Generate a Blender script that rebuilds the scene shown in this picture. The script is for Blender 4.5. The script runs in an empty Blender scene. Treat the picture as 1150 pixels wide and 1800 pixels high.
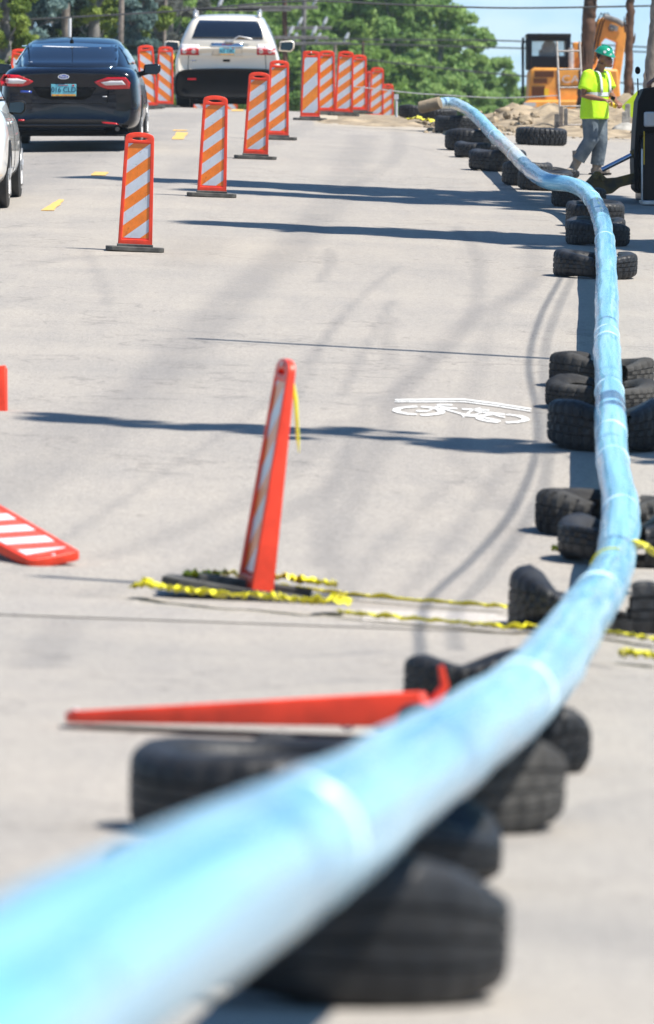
import bpy, bmesh, math, random
import numpy as np
from mathutils import Vector, Matrix, Euler
from mathutils.bvhtree import BVHTree
R = math.radians
random.seed(7); rng = np.random.default_rng(7)
S = bpy.context.scene; COL = S.collection

# ------------------------------------------------------------------ camera
F = 12000.0; CZ = 3.1; PITCH = math.atan(650/F)
cd = bpy.data.cameras.new('camera'); cam = bpy.data.objects.new('camera', cd); COL.objects.link(cam); S.camera = cam
cd.sensor_fit = 'VERTICAL'; cd.sensor_height = 36; cd.lens = 240; cd.clip_start = .5; cd.clip_end = 6000
cam.location = (0, 0, CZ); cam.rotation_euler = (math.pi/2-PITCH, 0, 0)
cd.dof.use_dof = True; cd.dof.focus_distance = 64; cd.dof.aperture_fstop = 6.2
# ------------------------------------------------------------------ light
EL = R(60); SDX, SDY = -1.0, .35                        # shadows fall to the left, a little away
w = bpy.data.worlds.new('World'); S.world = w; w.use_nodes = True
nt = w.node_tree; bg = nt.nodes['Background']; sky = nt.nodes.new('ShaderNodeTexSky')
sky.sky_type = 'NISHITA'; sky.sun_disc = False; sky.sun_elevation = EL; sky.sun_rotation = R(90); sky.air_density = 1.0; sky.dust_density = .6; sky.ozone_density = 1.4
# clear deep sky above, a bank of thin bright cloud low over the horizon
tcw = nt.nodes.new('ShaderNodeTexCoord'); sx_ = nt.nodes.new('ShaderNodeSeparateXYZ'); nt.links.new(tcw.outputs['Generated'], sx_.inputs[0])
el_ = nt.nodes.new('ShaderNodeMapRange'); el_.inputs['From Min'].default_value = .06; el_.inputs['From Max'].default_value = .17; el_.inputs['To Min'].default_value = 1; el_.inputs['To Max'].default_value = 0; nt.links.new(sx_.outputs[2], el_.inputs[0])
mpw = nt.nodes.new('ShaderNodeMapping'); mpw.inputs['Scale'].default_value = (1, 1, 3.2); nt.links.new(tcw.outputs['Generated'], mpw.inputs[0])
nw = nt.nodes.new('ShaderNodeTexNoise'); nw.inputs['Scale'].default_value = 55; nw.inputs['Detail'].default_value = 6; nt.links.new(mpw.outputs[0], nw.inputs['Vector'])
cw = nt.nodes.new('ShaderNodeValToRGB'); cw.color_ramp.elements[0].position = .42; cw.color_ramp.elements[1].position = .62; cw.color_ramp.elements[0].color = (4.2, 6.3, 8.0, 1); cw.color_ramp.elements[1].color = (5.2, 6.9, 8.1, 1); nt.links.new(nw.outputs[0], cw.inputs[0])
tn_ = nt.nodes.new('ShaderNodeMix'); tn_.data_type = 'RGBA'; tn_.blend_type = 'MULTIPLY'; tn_.inputs[0].default_value = 1; nt.links.new(sky.outputs[0], tn_.inputs[6]); tn_.inputs[7].default_value = (.50, .78, 1.0, 1)
mw = nt.nodes.new('ShaderNodeMix'); mw.data_type = 'RGBA'; nt.links.new(el_.outputs[0], mw.inputs[0]); nt.links.new(tn_.outputs[2], mw.inputs[6]); nt.links.new(cw.outputs[0], mw.inputs[7])
nt.links.new(mw.outputs[2], bg.inputs[0]); bg.inputs[1].default_value = .08
n = math.hypot(SDX, SDY); LD = Vector((SDX/n*math.cos(EL), SDY/n*math.cos(EL), -math.sin(EL)))
sl = bpy.data.lights.new('sun', 'SUN'); sl.energy = 4.6; sl.angle = R(.53); sl.color = (1, .95, .87)
so = bpy.data.objects.new('sun', sl); COL.objects.link(so); so.rotation_euler = LD.to_track_quat('-Z', 'Y').to_euler(); so.location = (20, 0, 40)
S.view_settings.view_transform = 'Standard'; S.view_settings.look = 'None'; S.view_settings.exposure = .82; S.view_settings.gamma = 1

# ------------------------------------------------------------------ ground shape
GP = [(-80,2.5),(0,1.9),(8,1.78),(12,1.58),(16,1.42),(22,1.25),(27,1.08),(30.5,1.0),(34,1.09),(93,2.976)]
_y = np.arange(-80, 700, .25)
def _prof(y):
    t = y-93
    z = np.interp(y, [p[0] for p in GP], [p[1] for p in GP])
    zz = 2.976+.032*t-.00037*t*t
    tm = 84.0; zm = 2.976+.032*tm-.00037*tm*tm; sm = .032-.00074*tm
    zz = np.where(t > tm, zm+sm*(np.minimum(t, 380)-tm), zz)
    return np.where(t > 0, zz, z)
_z = _prof(_y); _k = np.exp(-.5*(np.arange(-12, 13)/4.)**2); _k /= _k.sum(); _zs = np.convolve(np.pad(_z, 12, 'edge'), _k, 'valid')
def G(x, y):
    x = np.asarray(x, float); y = np.asarray(y, float)
    c = np.where(x > -2.8, -.035*np.minimum(x, 9), .098-.012*np.minimum(-2.8-x, 12))
    return np.interp(y, _y, _zs)+c
def g(x, y): return float(G(x, y))
CR = cam.rotation_euler.to_matrix()
def ray(px, py):
    d = CR @ Vector(((px-575)/F, (900-py)/F, -1)); return d/d.y
_ts = np.arange(4, 420, .04)
def P(px, py, h=0.0):                    # the point of the ground (plus h) seen there
    d = ray(px, py); zz = CZ+d.z*_ts-G(d.x*_ts, _ts)-h
    i = np.argmax(zz < 0) if (zz < 0).any() else len(_ts)-1
    t = _ts[i]; return Vector((d.x*t, t, CZ+d.z*t))
def Q(px, py, dist): d = ray(px, py); return Vector((d.x*dist, dist, CZ+d.z*dist))

# ------------------------------------------------------------------ materials
def mat(name, col, rough=.6, metal=0, var=0, vscale=8, bump=0, bscale=40, coat=0, spec=.5, col2=None, trans=0, emit=0, detail=4, sheen=0):
    m = bpy.data.materials.new(name); m.use_nodes = True; t = m.node_tree; b = t.nodes['Principled BSDF']
    b.inputs['Base Color'].default_value = (*col, 1); b.inputs['Roughness'].default_value = rough; b.inputs['Metallic'].default_value = metal
    b.inputs['Coat Weight'].default_value = coat; b.inputs['Coat Roughness'].default_value = .04; b.inputs['Specular IOR Level'].default_value = spec
    b.inputs['Transmission Weight'].default_value = trans
    tc = t.nodes.new('ShaderNodeTexCoord')
    if var or col2:
        nz = t.nodes.new('ShaderNodeTexNoise'); nz.inputs['Scale'].default_value = vscale; nz.inputs['Detail'].default_value = detail
        t.links.new(tc.outputs['Object'], nz.inputs['Vector'])
        rp = t.nodes.new('ShaderNodeValToRGB'); c2 = col2 or tuple(max(0, c*(1-var)) for c in col); c1 = col if col2 else tuple(min(1, c*(1+var*.6)) for c in col)
        rp.color_ramp.elements[0].position = .35; rp.color_ramp.elements[1].position = .65
        rp.color_ramp.elements[0].color = (*c2, 1); rp.color_ramp.elements[1].color = (*c1, 1)
        t.links.new(nz.outputs[0], rp.inputs[0]); t.links.new(rp.outputs[0], b.inputs['Base Color'])
    if bump:
        n2 = t.nodes.new('ShaderNodeTexNoise'); n2.inputs['Scale'].default_value = bscale; n2.inputs['Detail'].default_value = 5
        t.links.new(tc.outputs['Object'], n2.inputs['Vector']); bp = t.nodes.new('ShaderNodeBump'); bp.inputs['Strength'].default_value = bump; bp.inputs['Distance'].default_value = .02
        t.links.new(n2.outputs[0], bp.inputs['Height']); t.links.new(bp.outputs[0], b.inputs['Normal'])
    return m
def ramp(t, fac, p0, c0, p1, c1):
    r = t.nodes.new('ShaderNodeValToRGB'); r.color_ramp.elements[0].position = p0; r.color_ramp.elements[0].color = (*c0, 1)
    r.color_ramp.elements[1].position = p1; r.color_ramp.elements[1].color = (*c1, 1); t.links.new(fac, r.inputs[0]); return r.outputs[0]
def mixc(t, kind, fac, a, b):
    m = t.nodes.new('ShaderNodeMix'); m.data_type = 'RGBA'; m.blend_type = kind
    for s, v in ((0, fac), (6, a), (7, b)):
        if hasattr(v, 'is_output'): t.links.new(v, m.inputs[s])
        elif s == 0: m.inputs[0].default_value = v
        else: m.inputs[s].default_value = (*v, 1)
    return m.outputs[2]
def noise(t, vec, scale, detail=5, rough=.6):
    z = t.nodes.new('ShaderNodeTexNoise'); z.inputs['Scale'].default_value = scale; z.inputs['Detail'].default_value = detail; z.inputs['Roughness'].default_value = rough
    t.links.new(vec, z.inputs['Vector']); return z.outputs[0]
def road_material(name, base, amt=1.0):
    m = bpy.data.materials.new(name); m.use_nodes = True; t = m.node_tree; b = t.nodes['Principled BSDF']; tc = t.nodes.new('ShaderNodeTexCoord'); v = tc.outputs['Object']
    f = noise(t, v, 95, 3); c = ramp(t, f, .32, tuple(x*.62 for x in base), .68, tuple(x*1.36 for x in base))
    f1 = noise(t, v, 24, 6, .75); c = mixc(t, 'MULTIPLY', .8, c, ramp(t, f1, .35, (.74, .74, .76), .55, (1.04, 1.03, 1.02)))
    f2 = noise(t, v, .55, 5); c = mixc(t, 'MULTIPLY', 1, c, ramp(t, f2, .3, (.90, .905, .92), .7, (1.06, 1.045, 1.03)))
    mp = t.nodes.new('ShaderNodeMapping'); mp.inputs['Scale'].default_value = (3, .25, 1); t.links.new(v, mp.inputs[0])
    f3 = noise(t, mp.outputs[0], 1.2, 6); c = mixc(t, 'MULTIPLY', 1, c, ramp(t, f3, .3, (.93, .93, .945), .7, (1.03, 1.02, 1.01)))
    # fine cracks
    vo = t.nodes.new('ShaderNodeTexVoronoi'); vo.feature = 'DISTANCE_TO_EDGE'; vo.inputs['Scale'].default_value = .16
    wv = t.nodes.new('ShaderNodeMix'); wv.data_type = 'VECTOR'; wn = t.nodes.new('ShaderNodeTexNoise'); wn.inputs['Scale'].default_value = .9; wn.inputs['Detail'].default_value = 7
    t.links.new(v, wn.inputs['Vector']); wv.inputs[0].default_value = .35; t.links.new(v, wv.inputs[4]); sc = t.nodes.new('ShaderNodeVectorMath'); sc.operation = 'SCALE'; sc.inputs['Scale'].default_value = 14
    t.links.new(wn.outputs[1], sc.inputs[0]); t.links.new(sc.outputs[0], wv.inputs[5]); t.links.new(wv.outputs[1], vo.inputs['Vector'])
    c = mixc(t, 'MULTIPLY', .45, c, ramp(t, vo.outputs['Distance'], .0015, (.38, .38, .40), .007, (1, 1, 1)))
    sp_ = t.nodes.new('ShaderNodeTexVoronoi'); sp_.inputs['Scale'].default_value = 1.3; t.links.new(v, sp_.inputs['Vector'])
    c = mixc(t, 'MULTIPLY', .7, c, ramp(t, sp_.outputs['Distance'], .018, (.3, .29, .28), .04, (1, 1, 1)))
    at = t.nodes.new('ShaderNodeAttribute'); at.attribute_name = 'stain'
    dark = mixc(t, 'MULTIPLY', 1.0, c, (.55, .57, .62)); c = mixc(t, 'MIX', at.outputs['Fac'], c, dark)
    at2 = t.nodes.new('ShaderNodeAttribute'); at2.attribute_name = 'dust'
    c = mixc(t, 'MIX', at2.outputs['Fac'], c, (.46, .38, .27))
    t.links.new(c, b.inputs['Base Color']); b.inputs['Roughness'].default_value = .9; b.inputs['Specular IOR Level'].default_value = .25
    bp = t.nodes.new('ShaderNodeBump'); bp.inputs['Strength'].default_value = .35; bp.inputs['Distance'].default_value = .01; t.links.new(noise(t, v, 70, 3), bp.inputs['Height']); t.links.new(bp.outputs[0], b.inputs['Normal'])
    return m
def stripe_material(name, per, slope, off, orange=(.86, .21, .012), white=(.56, .60, .66)):
    m = bpy.data.materials.new(name); m.use_nodes = True; t = m.node_tree; b = t.nodes['Principled BSDF']; tc = t.nodes.new('ShaderNodeTexCoord')
    sp = t.nodes.new('ShaderNodeSeparateXYZ'); t.links.new(tc.outputs['Object'], sp.inputs[0])
    def mth(op, a, bb):
        x = t.nodes.new('ShaderNodeMath'); x.operation = op
        for i, v in enumerate((a, bb)):
            if hasattr(v, 'is_output'): t.links.new(v, x.inputs[i])
            else: x.inputs[i].default_value = v
        return x.outputs[0]
    s = mth('SUBTRACT', sp.outputs[2], mth('MULTIPLY', sp.outputs[0], slope)); s = mth('ADD', mth('DIVIDE', s, per), off+20); fr = mth('FRACT', s, 0); k = mth('GREATER_THAN', fr, .5)
    v = tc.outputs['Object']; o = ramp(t, noise(t, v, 14), .35, tuple(x*.82 for x in orange), .6, orange); wh = ramp(t, noise(t, v, 9), .3, tuple(x*.86 for x in white), .6, white)
    c = mixc(t, 'MIX', k, o, wh); f = noise(t, v, 5, 9, .8)
    mp = t.nodes.new('ShaderNodeMapping'); mp.inputs['Scale'].default_value = (3, 1, 1.2); t.links.new(v, mp.inputs[0])
    vo = t.nodes.new('ShaderNodeTexVoronoi'); vo.feature = 'DISTANCE_TO_EDGE'; vo.inputs['Scale'].default_value = 2.6; t.links.new(mp.outputs[0], vo.inputs[0])
    scr = mixc(t, 'MIX', ramp(t, f, .5, (0, 0, 0), .6, (1, 1, 1)), (1, 1, 1), ramp(t, vo.outputs['Distance'], .004, (.35, .3, .25), .012, (1, 1, 1)))
    c = mixc(t, 'MULTIPLY', .8, c, scr)
    t.links.new(c, b.inputs['Base Color']); b.inputs['Roughness'].default_value = .35; b.inputs['Coat Weight'].default_value = .3
    return m

M = {}
M['road'] = road_material('asphalt', (.340, .316, .280)); M['gutter'] = road_material('concrete', (.352, .328, .292))
M['soil'] = mat('soil', (.30, .235, .155), .95, var=.45, vscale=3, bump=1, bscale=9, detail=9)
M['earth'] = mat('earth', (.16, .15, .07), .95, var=.4, vscale=.8)
M['rubber'] = mat('rubber', (.010, .0105, .012), .5, col2=(.034, .034, .035), vscale=5, bump=.25, bscale=60, spec=.35)
M['rubber_dusty'] = mat('rubber_dusty', (.070, .067, .062), .85, col2=(.022, .022, .023), vscale=4, bump=.3, bscale=50, spec=.25)
M['orange'] = mat('orange_plastic', (.82, .052, .016), .42, var=.18, vscale=9, spec=.5, bump=.1, bscale=14)
M['base'] = mat('black_base', (.035, .034, .032), .8, col2=(.13, .125, .11), vscale=7)
M['stripe'] = stripe_material('sheeting', .243, .78, .12)
M['stripe_wide'] = stripe_material('sheeting_wide', .41, .95, .35, orange=(.87, .25, .01))
M['stripe_down'] = stripe_material('sheeting_down', .243, -.78, .3)
M['paintw'] = mat('white_paint', (.80, .79, .76), .7, col2=(.46, .44, .40), vscale=22, detail=9)
for e_, p_ in zip([x for x in M['paintw'].node_tree.nodes if x.type == 'VALTORGB'][0].color_ramp.elements, (.36, .45)): e_.position = p_
M['painty'] = mat('yellow_paint', (.80, .42, .05), .7, col2=(.5, .36, .16), vscale=18, detail=9)
M['blackpaint'] = mat('black_car_paint', (.003, .005, .012), .18, coat=.55, spec=.25)
M['silver'] = mat('silver_paint', (.84, .83, .79), .35, metal=0, coat=1); M['champagne'] = mat('champagne_paint', (.78, .71, .60), .3, metal=.12, coat=1)
M['glass'] = mat('dark_glass', (.006, .010, .020), .04, coat=1, spec=.6); M['blackpl'] = mat('black_plastic', (.004, .004, .0045), .6, spec=.15)
M['mglass'] = mat('mirror_glass', (.02, .04, .06), .1, spec=.2)
M['redlens'] = mat('red_lens', (.55, .008, .012), .12, coat=1); M['clearlens'] = mat('clear_lens', (.72, .68, .68), .1, coat=1)
M['chrome'] = mat('chrome', (.75, .76, .78), .12, metal=1); M['alu'] = mat('aluminium', (.60, .60, .60), .4, metal=.6, var=.2)
M['plate'] = mat('plate_blue', (.16, .52, .62), .45); M['plate_lo'] = mat('plate_orange', (.65, .20, .03), .45, col2=(.75, .45, .05), vscale=30); M['ink'] = mat('plate_ink', (.01, .02, .08), .5)
M['blue'] = mat('badge_blue', (.02, .06, .35), .2, coat=1); M['white'] = mat('white_sticker', (.75, .75, .75), .4); M['redink'] = mat('red_letter', (.5, .01, .02), .3)
M['tape'] = mat('caution_tape', (.84, .76, .02), .35, var=.2, vscale=12); M['tapeink'] = mat('tape_ink', (.14, .12, .02), .5)
M['wood'] = mat('weathered_wood', (.24, .20, .165), .85, var=.4, vscale=6, bump=.6, bscale=25, detail=8); M['woodgrey'] = mat('grey_wood', (.20, .19, .18), .85, var=.35, vscale=6, bump=.5, bscale=25)
M['brownwood'] = mat('brown_wood', (.17, .085, .05), .9, col2=(.035, .022, .014), vscale=2.4, bump=1, bscale=9, detail=9)
M['steel'] = mat('wire_steel', (.09, .09, .09), .5, metal=.5); M['porcelain'] = mat('porcelain', (.55, .57, .6), .25, coat=.6)
M['exo'] = mat('digger_orange', (.80, .34, .055), .45, var=.22, vscale=2.5, bump=.2, bscale=5); M['exod'] = mat('digger_grille', (.14, .045, .010), .7)
M['exb'] = mat('cab_black', (.003, .004, .009), .4, coat=.1, spec=.2); M['cabglass'] = mat('cab_glass', (.45, .62, .66), .08, coat=1); M['ylabel'] = mat('yellow_label', (.75, .5, .02), .5)
M['lgrey'] = mat('pale_lettering', (.5, .5, .5), .5)
M['ladder'] = mat('ladder_metal', (.42, .38, .34), .6, var=.3, vscale=20)
M['lime'] = mat('lime_cloth', (.50, .86, .015), .85, var=.08, vscale=10, bump=.55, bscale=9); M['band'] = mat('reflective_band', (.60, .64, .62), .35)
M['skin'] = mat('skin', (.23, .10, .055), .5, var=.12, vscale=20); M['jeans'] = mat('jeans', (.055, .08, .11), .9, col2=(.15, .18, .20), vscale=7, bump=.7, bscale=13)
M['boot'] = mat('boot_leather', (.26, .22, .18), .8, var=.3, vscale=14); M['green'] = mat('helmet_green', (.01, .27, .15), .22, coat=1); M['hair'] = mat('hair', (.012, .009, .008), .8)
M['eye'] = mat('eye', (.5, .5, .5), .2); M['lip'] = mat('lips', (.20, .06, .045), .5)
M['limesign'] = mat('lime_sign', (.52, .72, .01), .5); M['amber'] = mat('amber_lens', (.90, .42, .01), .2, coat=1)
M['mustard'] = mat('dirty_yellow_steel', (.22, .13, .02), .65, col2=(.05, .035, .02), vscale=7, detail=8); M['rod'] = mat('hydraulic_rod', (.32, .42, .58), .18, metal=.9)
M['concrete'] = mat('rubble', (.38, .36, .32), .9, var=.35, vscale=6, bump=.6, bscale=15)

# ------------------------------------------------------------------ mesh helpers
def tag(o, label=None, cat=None, group=None, kind=None):
    if label: o['label'] = label
    if cat: o['category'] = cat
    if group: o['group'] = group
    if kind: o['kind'] = kind
    return o
def thing(name, loc, label, cat, group=None, rot=(0, 0, 0)):
    o = bpy.data.objects.new(name, None); COL.objects.link(o); o.location = loc; o.rotation_euler = rot; o.empty_display_size = .2
    return tag(o, label, cat, group)
def link(name, me, mats, parent=None, smooth=True, bevel=0, sub=0, ang=40):
    for m in (mats if isinstance(mats, (list, tuple)) else [mats]):
        if m: me.materials.append(m)
    o = bpy.data.objects.new(name, me); COL.objects.link(o); o.parent = parent
    if bevel:
        b = o.modifiers.new('bevel', 'BEVEL'); b.width = bevel; b.segments = 2; b.limit_method = 'ANGLE'; b.angle_limit = R(35)
    if sub:
        s = o.modifiers.new('sub', 'SUBSURF'); s.levels = sub; s.render_levels = sub
    if smooth:
        me.polygons.foreach_set('use_smooth', [True]*len(me.polygons))
        if not sub:
            try: me.set_sharp_from_angle(angle=R(ang))
            except Exception: pass
    return o
class MB:
    def __init__(s): s.v = []; s.f = []; s.m = []; s.mi = 0
    def add(s, vs, fs):
        k = len(s.v); s.v += [tuple(p) for p in vs]; s.f += [tuple(i+k for i in f) for f in fs]; s.m += [s.mi]*len(fs); return s
    def box(s, c, d, rot=None):
        q = [Vector((x*d[0]/2, y*d[1]/2, z*d[2]/2)) for x in (-1, 1) for y in (-1, 1) for z in (-1, 1)]
        if rot is not None: e = Euler(rot).to_matrix(); q = [e @ p for p in q]
        q = [p+Vector(c) for p in q]
        return s.add(q, [(0, 1, 3, 2), (4, 6, 7, 5), (0, 4, 5, 1), (2, 3, 7, 6), (0, 2, 6, 4), (1, 5, 7, 3)])
    def tube(s, pts, rad, seg=10, cap=True, sq=1.0, up=None):
        pts = [Vector(p) for p in pts]; n = len(pts); vs = []; fs = []
        rad = rad if isinstance(rad, (list, tuple, np.ndarray)) else [rad]*n
        t0 = (pts[1]-pts[0]).normalized(); u = Vector(up) if up else (Vector((0, 0, 1)) if abs(t0.z) < .9 else Vector((1, 0, 0)))
        u = (u-t0*u.dot(t0)).normalized()
        for i, p in enumerate(pts):
            t = (pts[min(i+1, n-1)]-pts[max(i-1, 0)]).normalized(); u = (u-t*u.dot(t)).normalized(); w_ = t.cross(u)
            r = rad[i]; ra, rb = r if isinstance(r, (tuple, list)) else (r, r*sq)
            for k in range(seg): a = 2*math.pi*k/seg; vs.append(p+u*math.cos(a)*ra+w_*math.sin(a)*rb)
        for i in range(n-1):
            for k in range(seg): a = i*seg+k; b = i*seg+(k+1) % seg; fs.append((a, b, b+seg, a+seg))
        if cap: fs.append(tuple(range(seg))[::-1]); fs.append(tuple((n-1)*seg+k for k in range(seg)))
        return s.add(vs, fs)
    def prism(s, out, y0, y1, axis='y'):           # outline of (x,z) pushed along y
        n = len(out)
        def mk(a, b, y): return (a, y, b) if axis == 'y' else ((y, a, b) if axis == 'x' else (a, b, y))
        vs = [mk(a, b, y0) for a, b in out]+[mk(a, b, y1) for a, b in out]
        fs = [tuple(range(n)), tuple(range(2*n-1, n-1, -1))]+[(i, n+i, n+(i+1) % n, (i+1) % n) for i in range(n)]
        return s.add(vs, fs)
    def ball(s, c, r, seg=14, ring=8, rot=None):
        r = r if isinstance(r, (tuple, list)) else (r, r, r); vs = []; fs = []; e = Euler(rot).to_matrix() if rot else None
        for i in range(ring+1):
            th = math.pi*i/ring
            for k in range(seg):
                a = 2*math.pi*k/seg; p = Vector((r[0]*math.sin(th)*math.cos(a), r[1]*math.sin(th)*math.sin(a), r[2]*math.cos(th)))
                if e: p = e @ p
                vs.append(p+Vector(c))
        for i in range(ring):
            for k in range(seg): a = i*seg+k; b = i*seg+(k+1) % seg; fs.append((a, a+seg, b+seg, b))
        return s.add(vs, fs)
    def mesh(s, fix=True):
        me = bpy.data.meshes.new('m'); me.from_pydata(s.v, [], s.f); me.polygons.foreach_set('material_index', s.m)
        if fix:
            bm = bmesh.new(); bm.from_mesh(me); bmesh.ops.remove_doubles(bm, verts=bm.verts, dist=1e-5); bmesh.ops.recalc_face_normals(bm, faces=bm.faces); bm.to_mesh(me); bm.free()
        me.update(); return me
    def build(s, name, mats, parent=None, **k):
        me = s.mesh(); me.name = name; return link(name, me, mats, parent, **k)
    def fused(s, name, mats, parent=None, vox=.01, smooth=3):     # one continuous surface
        me = s.mesh(); o = bpy.data.objects.new('tmp', me); COL.objects.link(o)
        r = o.modifiers.new('r', 'REMESH'); r.mode = 'VOXEL'; r.voxel_size = vox; q = o.modifiers.new('s', 'SMOOTH'); q.factor = .6; q.iterations = smooth
        dg = bpy.context.evaluated_depsgraph_get(); m2 = bpy.data.meshes.new_from_object(o.evaluated_get(dg)); bpy.data.objects.remove(o); m2.name = name
        return link(name, m2, mats, parent, ang=180)
def outline_solid(splines, depth, bevel=0.0, y=0.0):          # 2D outlines (with holes) in xz, pushed along y
    c = bpy.data.curves.new('c', 'CURVE'); c.dimensions = '2D'; c.fill_mode = 'BOTH'; c.extrude = depth/2; c.bevel_depth = bevel; c.bevel_resolution = 2
    for pts in splines:
        s = c.splines.new('POLY'); s.points.add(len(pts)-1); s.use_cyclic_u = True
        for i, p in enumerate(pts): s.points[i].co = (p[0], p[1], 0, 1)
    o = bpy.data.objects.new('t', c); COL.objects.link(o); dg = bpy.context.evaluated_depsgraph_get(); me = bpy.data.meshes.new_from_object(o.evaluated_get(dg)); bpy.data.objects.remove(o)
    me.transform(Matrix.Translation((0, y, 0)) @ Matrix.Rotation(math.pi/2, 4, 'X')); return me
def text_mesh(txt, size, depth=.002, rot=(math.pi/2, 0, 0), loc=(0, 0, 0), sx=1):
    c = bpy.data.curves.new('t', 'FONT'); c.body = txt; c.size = size; c.extrude = depth; c.align_x = 'CENTER'; c.align_y = 'CENTER'
    o = bpy.data.objects.new('t', c); COL.objects.link(o); dg = bpy.context.evaluated_depsgraph_get(); me = bpy.data.meshes.new_from_object(o.evaluated_get(dg)); bpy.data.objects.remove(o)
    me.transform(Matrix.Translation(loc) @ Euler(rot).to_matrix().to_4x4() @ Matrix.Diagonal((sx, 1, 1, 1))); return me
def joinm(ms):
    mb = MB()
    for m_ in ms: mb.add([v.co for v in m_.vertices], [tuple(p.vertices) for p in m_.polygons])
    return mb
def catmull(pts, n=8):
    pts = [np.array(p, float) for p in pts]; out = []
    for i in range(len(pts)-1):
        p0 = pts[max(i-1, 0)]; p1 = pts[i]; p2 = pts[i+1]; p3 = pts[min(i+2, len(pts)-1)]
        for k in range(n):
            t = k/n; out.append(.5*((2*p1)+(-p0+p2)*t+(2*p0-5*p1+4*p2-p3)*t*t+(-p0+3*p1-3*p2+p3)*t**3))
    out.append(pts[-1]); return out
def copy_tree(o, parent=None):
    c = o.copy(); COL.objects.link(c); c.parent = parent
    for ch in [x for x in S.objects if x.parent == o]: copy_tree(ch, c)
    return c

# ------------------------------------------------------------------ road and ground
def sheet(name, xs, ys, mt, dz=0., kind='structure', keep=None, attrs=None):
    X, Y = np.meshgrid(xs, ys); Z = G(X, Y)+dz; nx = len(xs); ny = len(ys)
    co = np.stack([X, Y, Z], -1).reshape(-1, 3); me = bpy.data.meshes.new(name)
    i = (np.arange(ny-1)[:, None]*nx+np.arange(nx-1)[None]).reshape(-1); f = np.stack([i, i+1, i+nx+1, i+nx], -1)
    if keep is not None:
        cx = .25*(co[f].sum(1)); f = f[keep(cx[:, 0], cx[:, 1])]
    me.vertices.add(len(co)); me.vertices.foreach_set('co', co.ravel()); me.loops.add(f.size); me.loops.foreach_set('vertex_index', f.ravel().astype(np.int32))
    me.polygons.add(len(f)); me.polygons.foreach_set('loop_start', np.arange(len(f))*4); me.polygons.foreach_set('loop_total', np.full(len(f), 4)); me.update(); me.validate()
    for k, fn in (attrs or {}).items():
        a = me.attributes.new(k, 'FLOAT', 'POINT'); a.data.foreach_set('value', fn(co[:, 0], co[:, 1]).astype(np.float32))
    o = link(name, me, mt, None); o['kind'] = kind; return o
def curve_field(paths):
    segs = []
    for pts, wd, al in paths:
        q = catmull([P(*p) for p in pts], 6); segs.append((np.array(q)[:, :2], wd, al))
    def fn(x, y):
        out = np.zeros(len(x))
        for q, wd, al in segs:
            best = np.full(len(x), 99.)
            for a, b in zip(q[:-1], q[1:]):
                d = b-a; L = (d*d).sum()+1e-9; t = np.clip(((x-a[0])*d[0]+(y-a[1])*d[1])/L, 0, 1); dd = np.hypot(x-a[0]-t*d[0], (y-a[1]-t*d[1])); best = np.minimum(best, dd)
            out = 1-(1-out)*(1-al*np.exp(-(best/wd)**4))
        return out
    return fn
skids = curve_field([
    ([(-60, 900), (120, 800), (260, 700), (340, 600), (420, 520), (520, 430), (600, 330), (640, 240)], .24, .30),
    ([(-60, 820), (150, 730), (300, 640), (400, 540), (500, 450), (560, 380)], .16, .2),
    ([(480, 920), (600, 850), (640, 780), (730, 660), (830, 560), (930, 500), (940, 430)], .10, .34),
    ([(590, 1090), (590, 960), (640, 850), (690, 760), (690, 700), (760, 640), (830, 560), (840, 450), (800, 400)], .07, .36),
    ([(180, 985), (380, 910), (500, 840), (600, 740)], .09, .3), ([(60, 1180), (150, 1060), (330, 1010), (470, 940)], .10, .32),
    ([(560, 500), (582, 460), (578, 440)], .05, .4), ([(150, 440), (175, 490), (190, 540)], .06, .3), ([(320, 470), (345, 430), (360, 420)], .3, .25),
    ([(880, 900), (850, 860), (800, 790), (845, 640), (870, 560), (980, 470)], .08, .26), ([(690, 560), (680, 600), (690, 640)], .06, .35),
    ([(250, 330), (350, 290), (470, 250), (560, 215)], .25, .22), ([(620, 330), (700, 270), (690, 215)], .12, .3), ([(-20, 340), (120, 280), (230, 240), (330, 200)], .6, .35),
    ([(600, 1090), (640, 1000), (740, 900), (790, 850)], .05, .3), ([(100, 1105), (200, 1107)], .04, .8), ([(30, 575), (300, 585), (620, 610)], .03, .3), ([(470, 830), (520, 700), (600, 560), (700, 470)], .04, .35), ([(20, 1010), (250, 860), (480, 700), (600, 560)], .04, .3), ([(700, 1060), (790, 960), (850, 880), (890, 820)], .05, .4), ([(600, 700), (640, 620), (690, 530)], .04, .4), ([(650, 250), (740, 262), (960, 330)], .04, .3), ([(560, 1000), (570, 900), (600, 820), (650, 700)], .05, .35), ([(40, 470), (130, 455), (240, 452)], .12, .3), ([(870, 1000), (900, 860), (905, 700)], .06, .2), ([(300, 1150), (520, 1160), (680, 1150)], .05, .35), ([(20, 1240), (400, 1220), (640, 1200)], .05, .25), ([(1000, 1170), (1060, 1178)], .05, .6),
    ([(900, 1500), (1010, 1440), (1150, 1400)], .06, .25), ([(950, 1620), (1060, 1650), (1160, 1680)], .2, .2)])
def dust(x, y):
    a = np.clip((y-101-.4*np.maximum(0, 3-x)*3)/7, 0, 1)*(x > -.2)*.7; b = np.exp(-((x+1.2)/1.3)**2-((y-64)/3)**2)*.12; return np.clip(a+b, 0, 1)
def far_edge(x): return np.where(x > .2, 107+1.2*np.sin(x*1.9)+.8*np.sin(x*4.7+1), 330)
ys = np.concatenate([np.arange(4, 40, .12), np.arange(40, 135, .3), np.arange(135, 331, 2)])
xs = np.concatenate([np.arange(-14, -4.2, .7), np.arange(-4.2, 5.0, .06), np.arange(5.0, 14, .6)])
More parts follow.
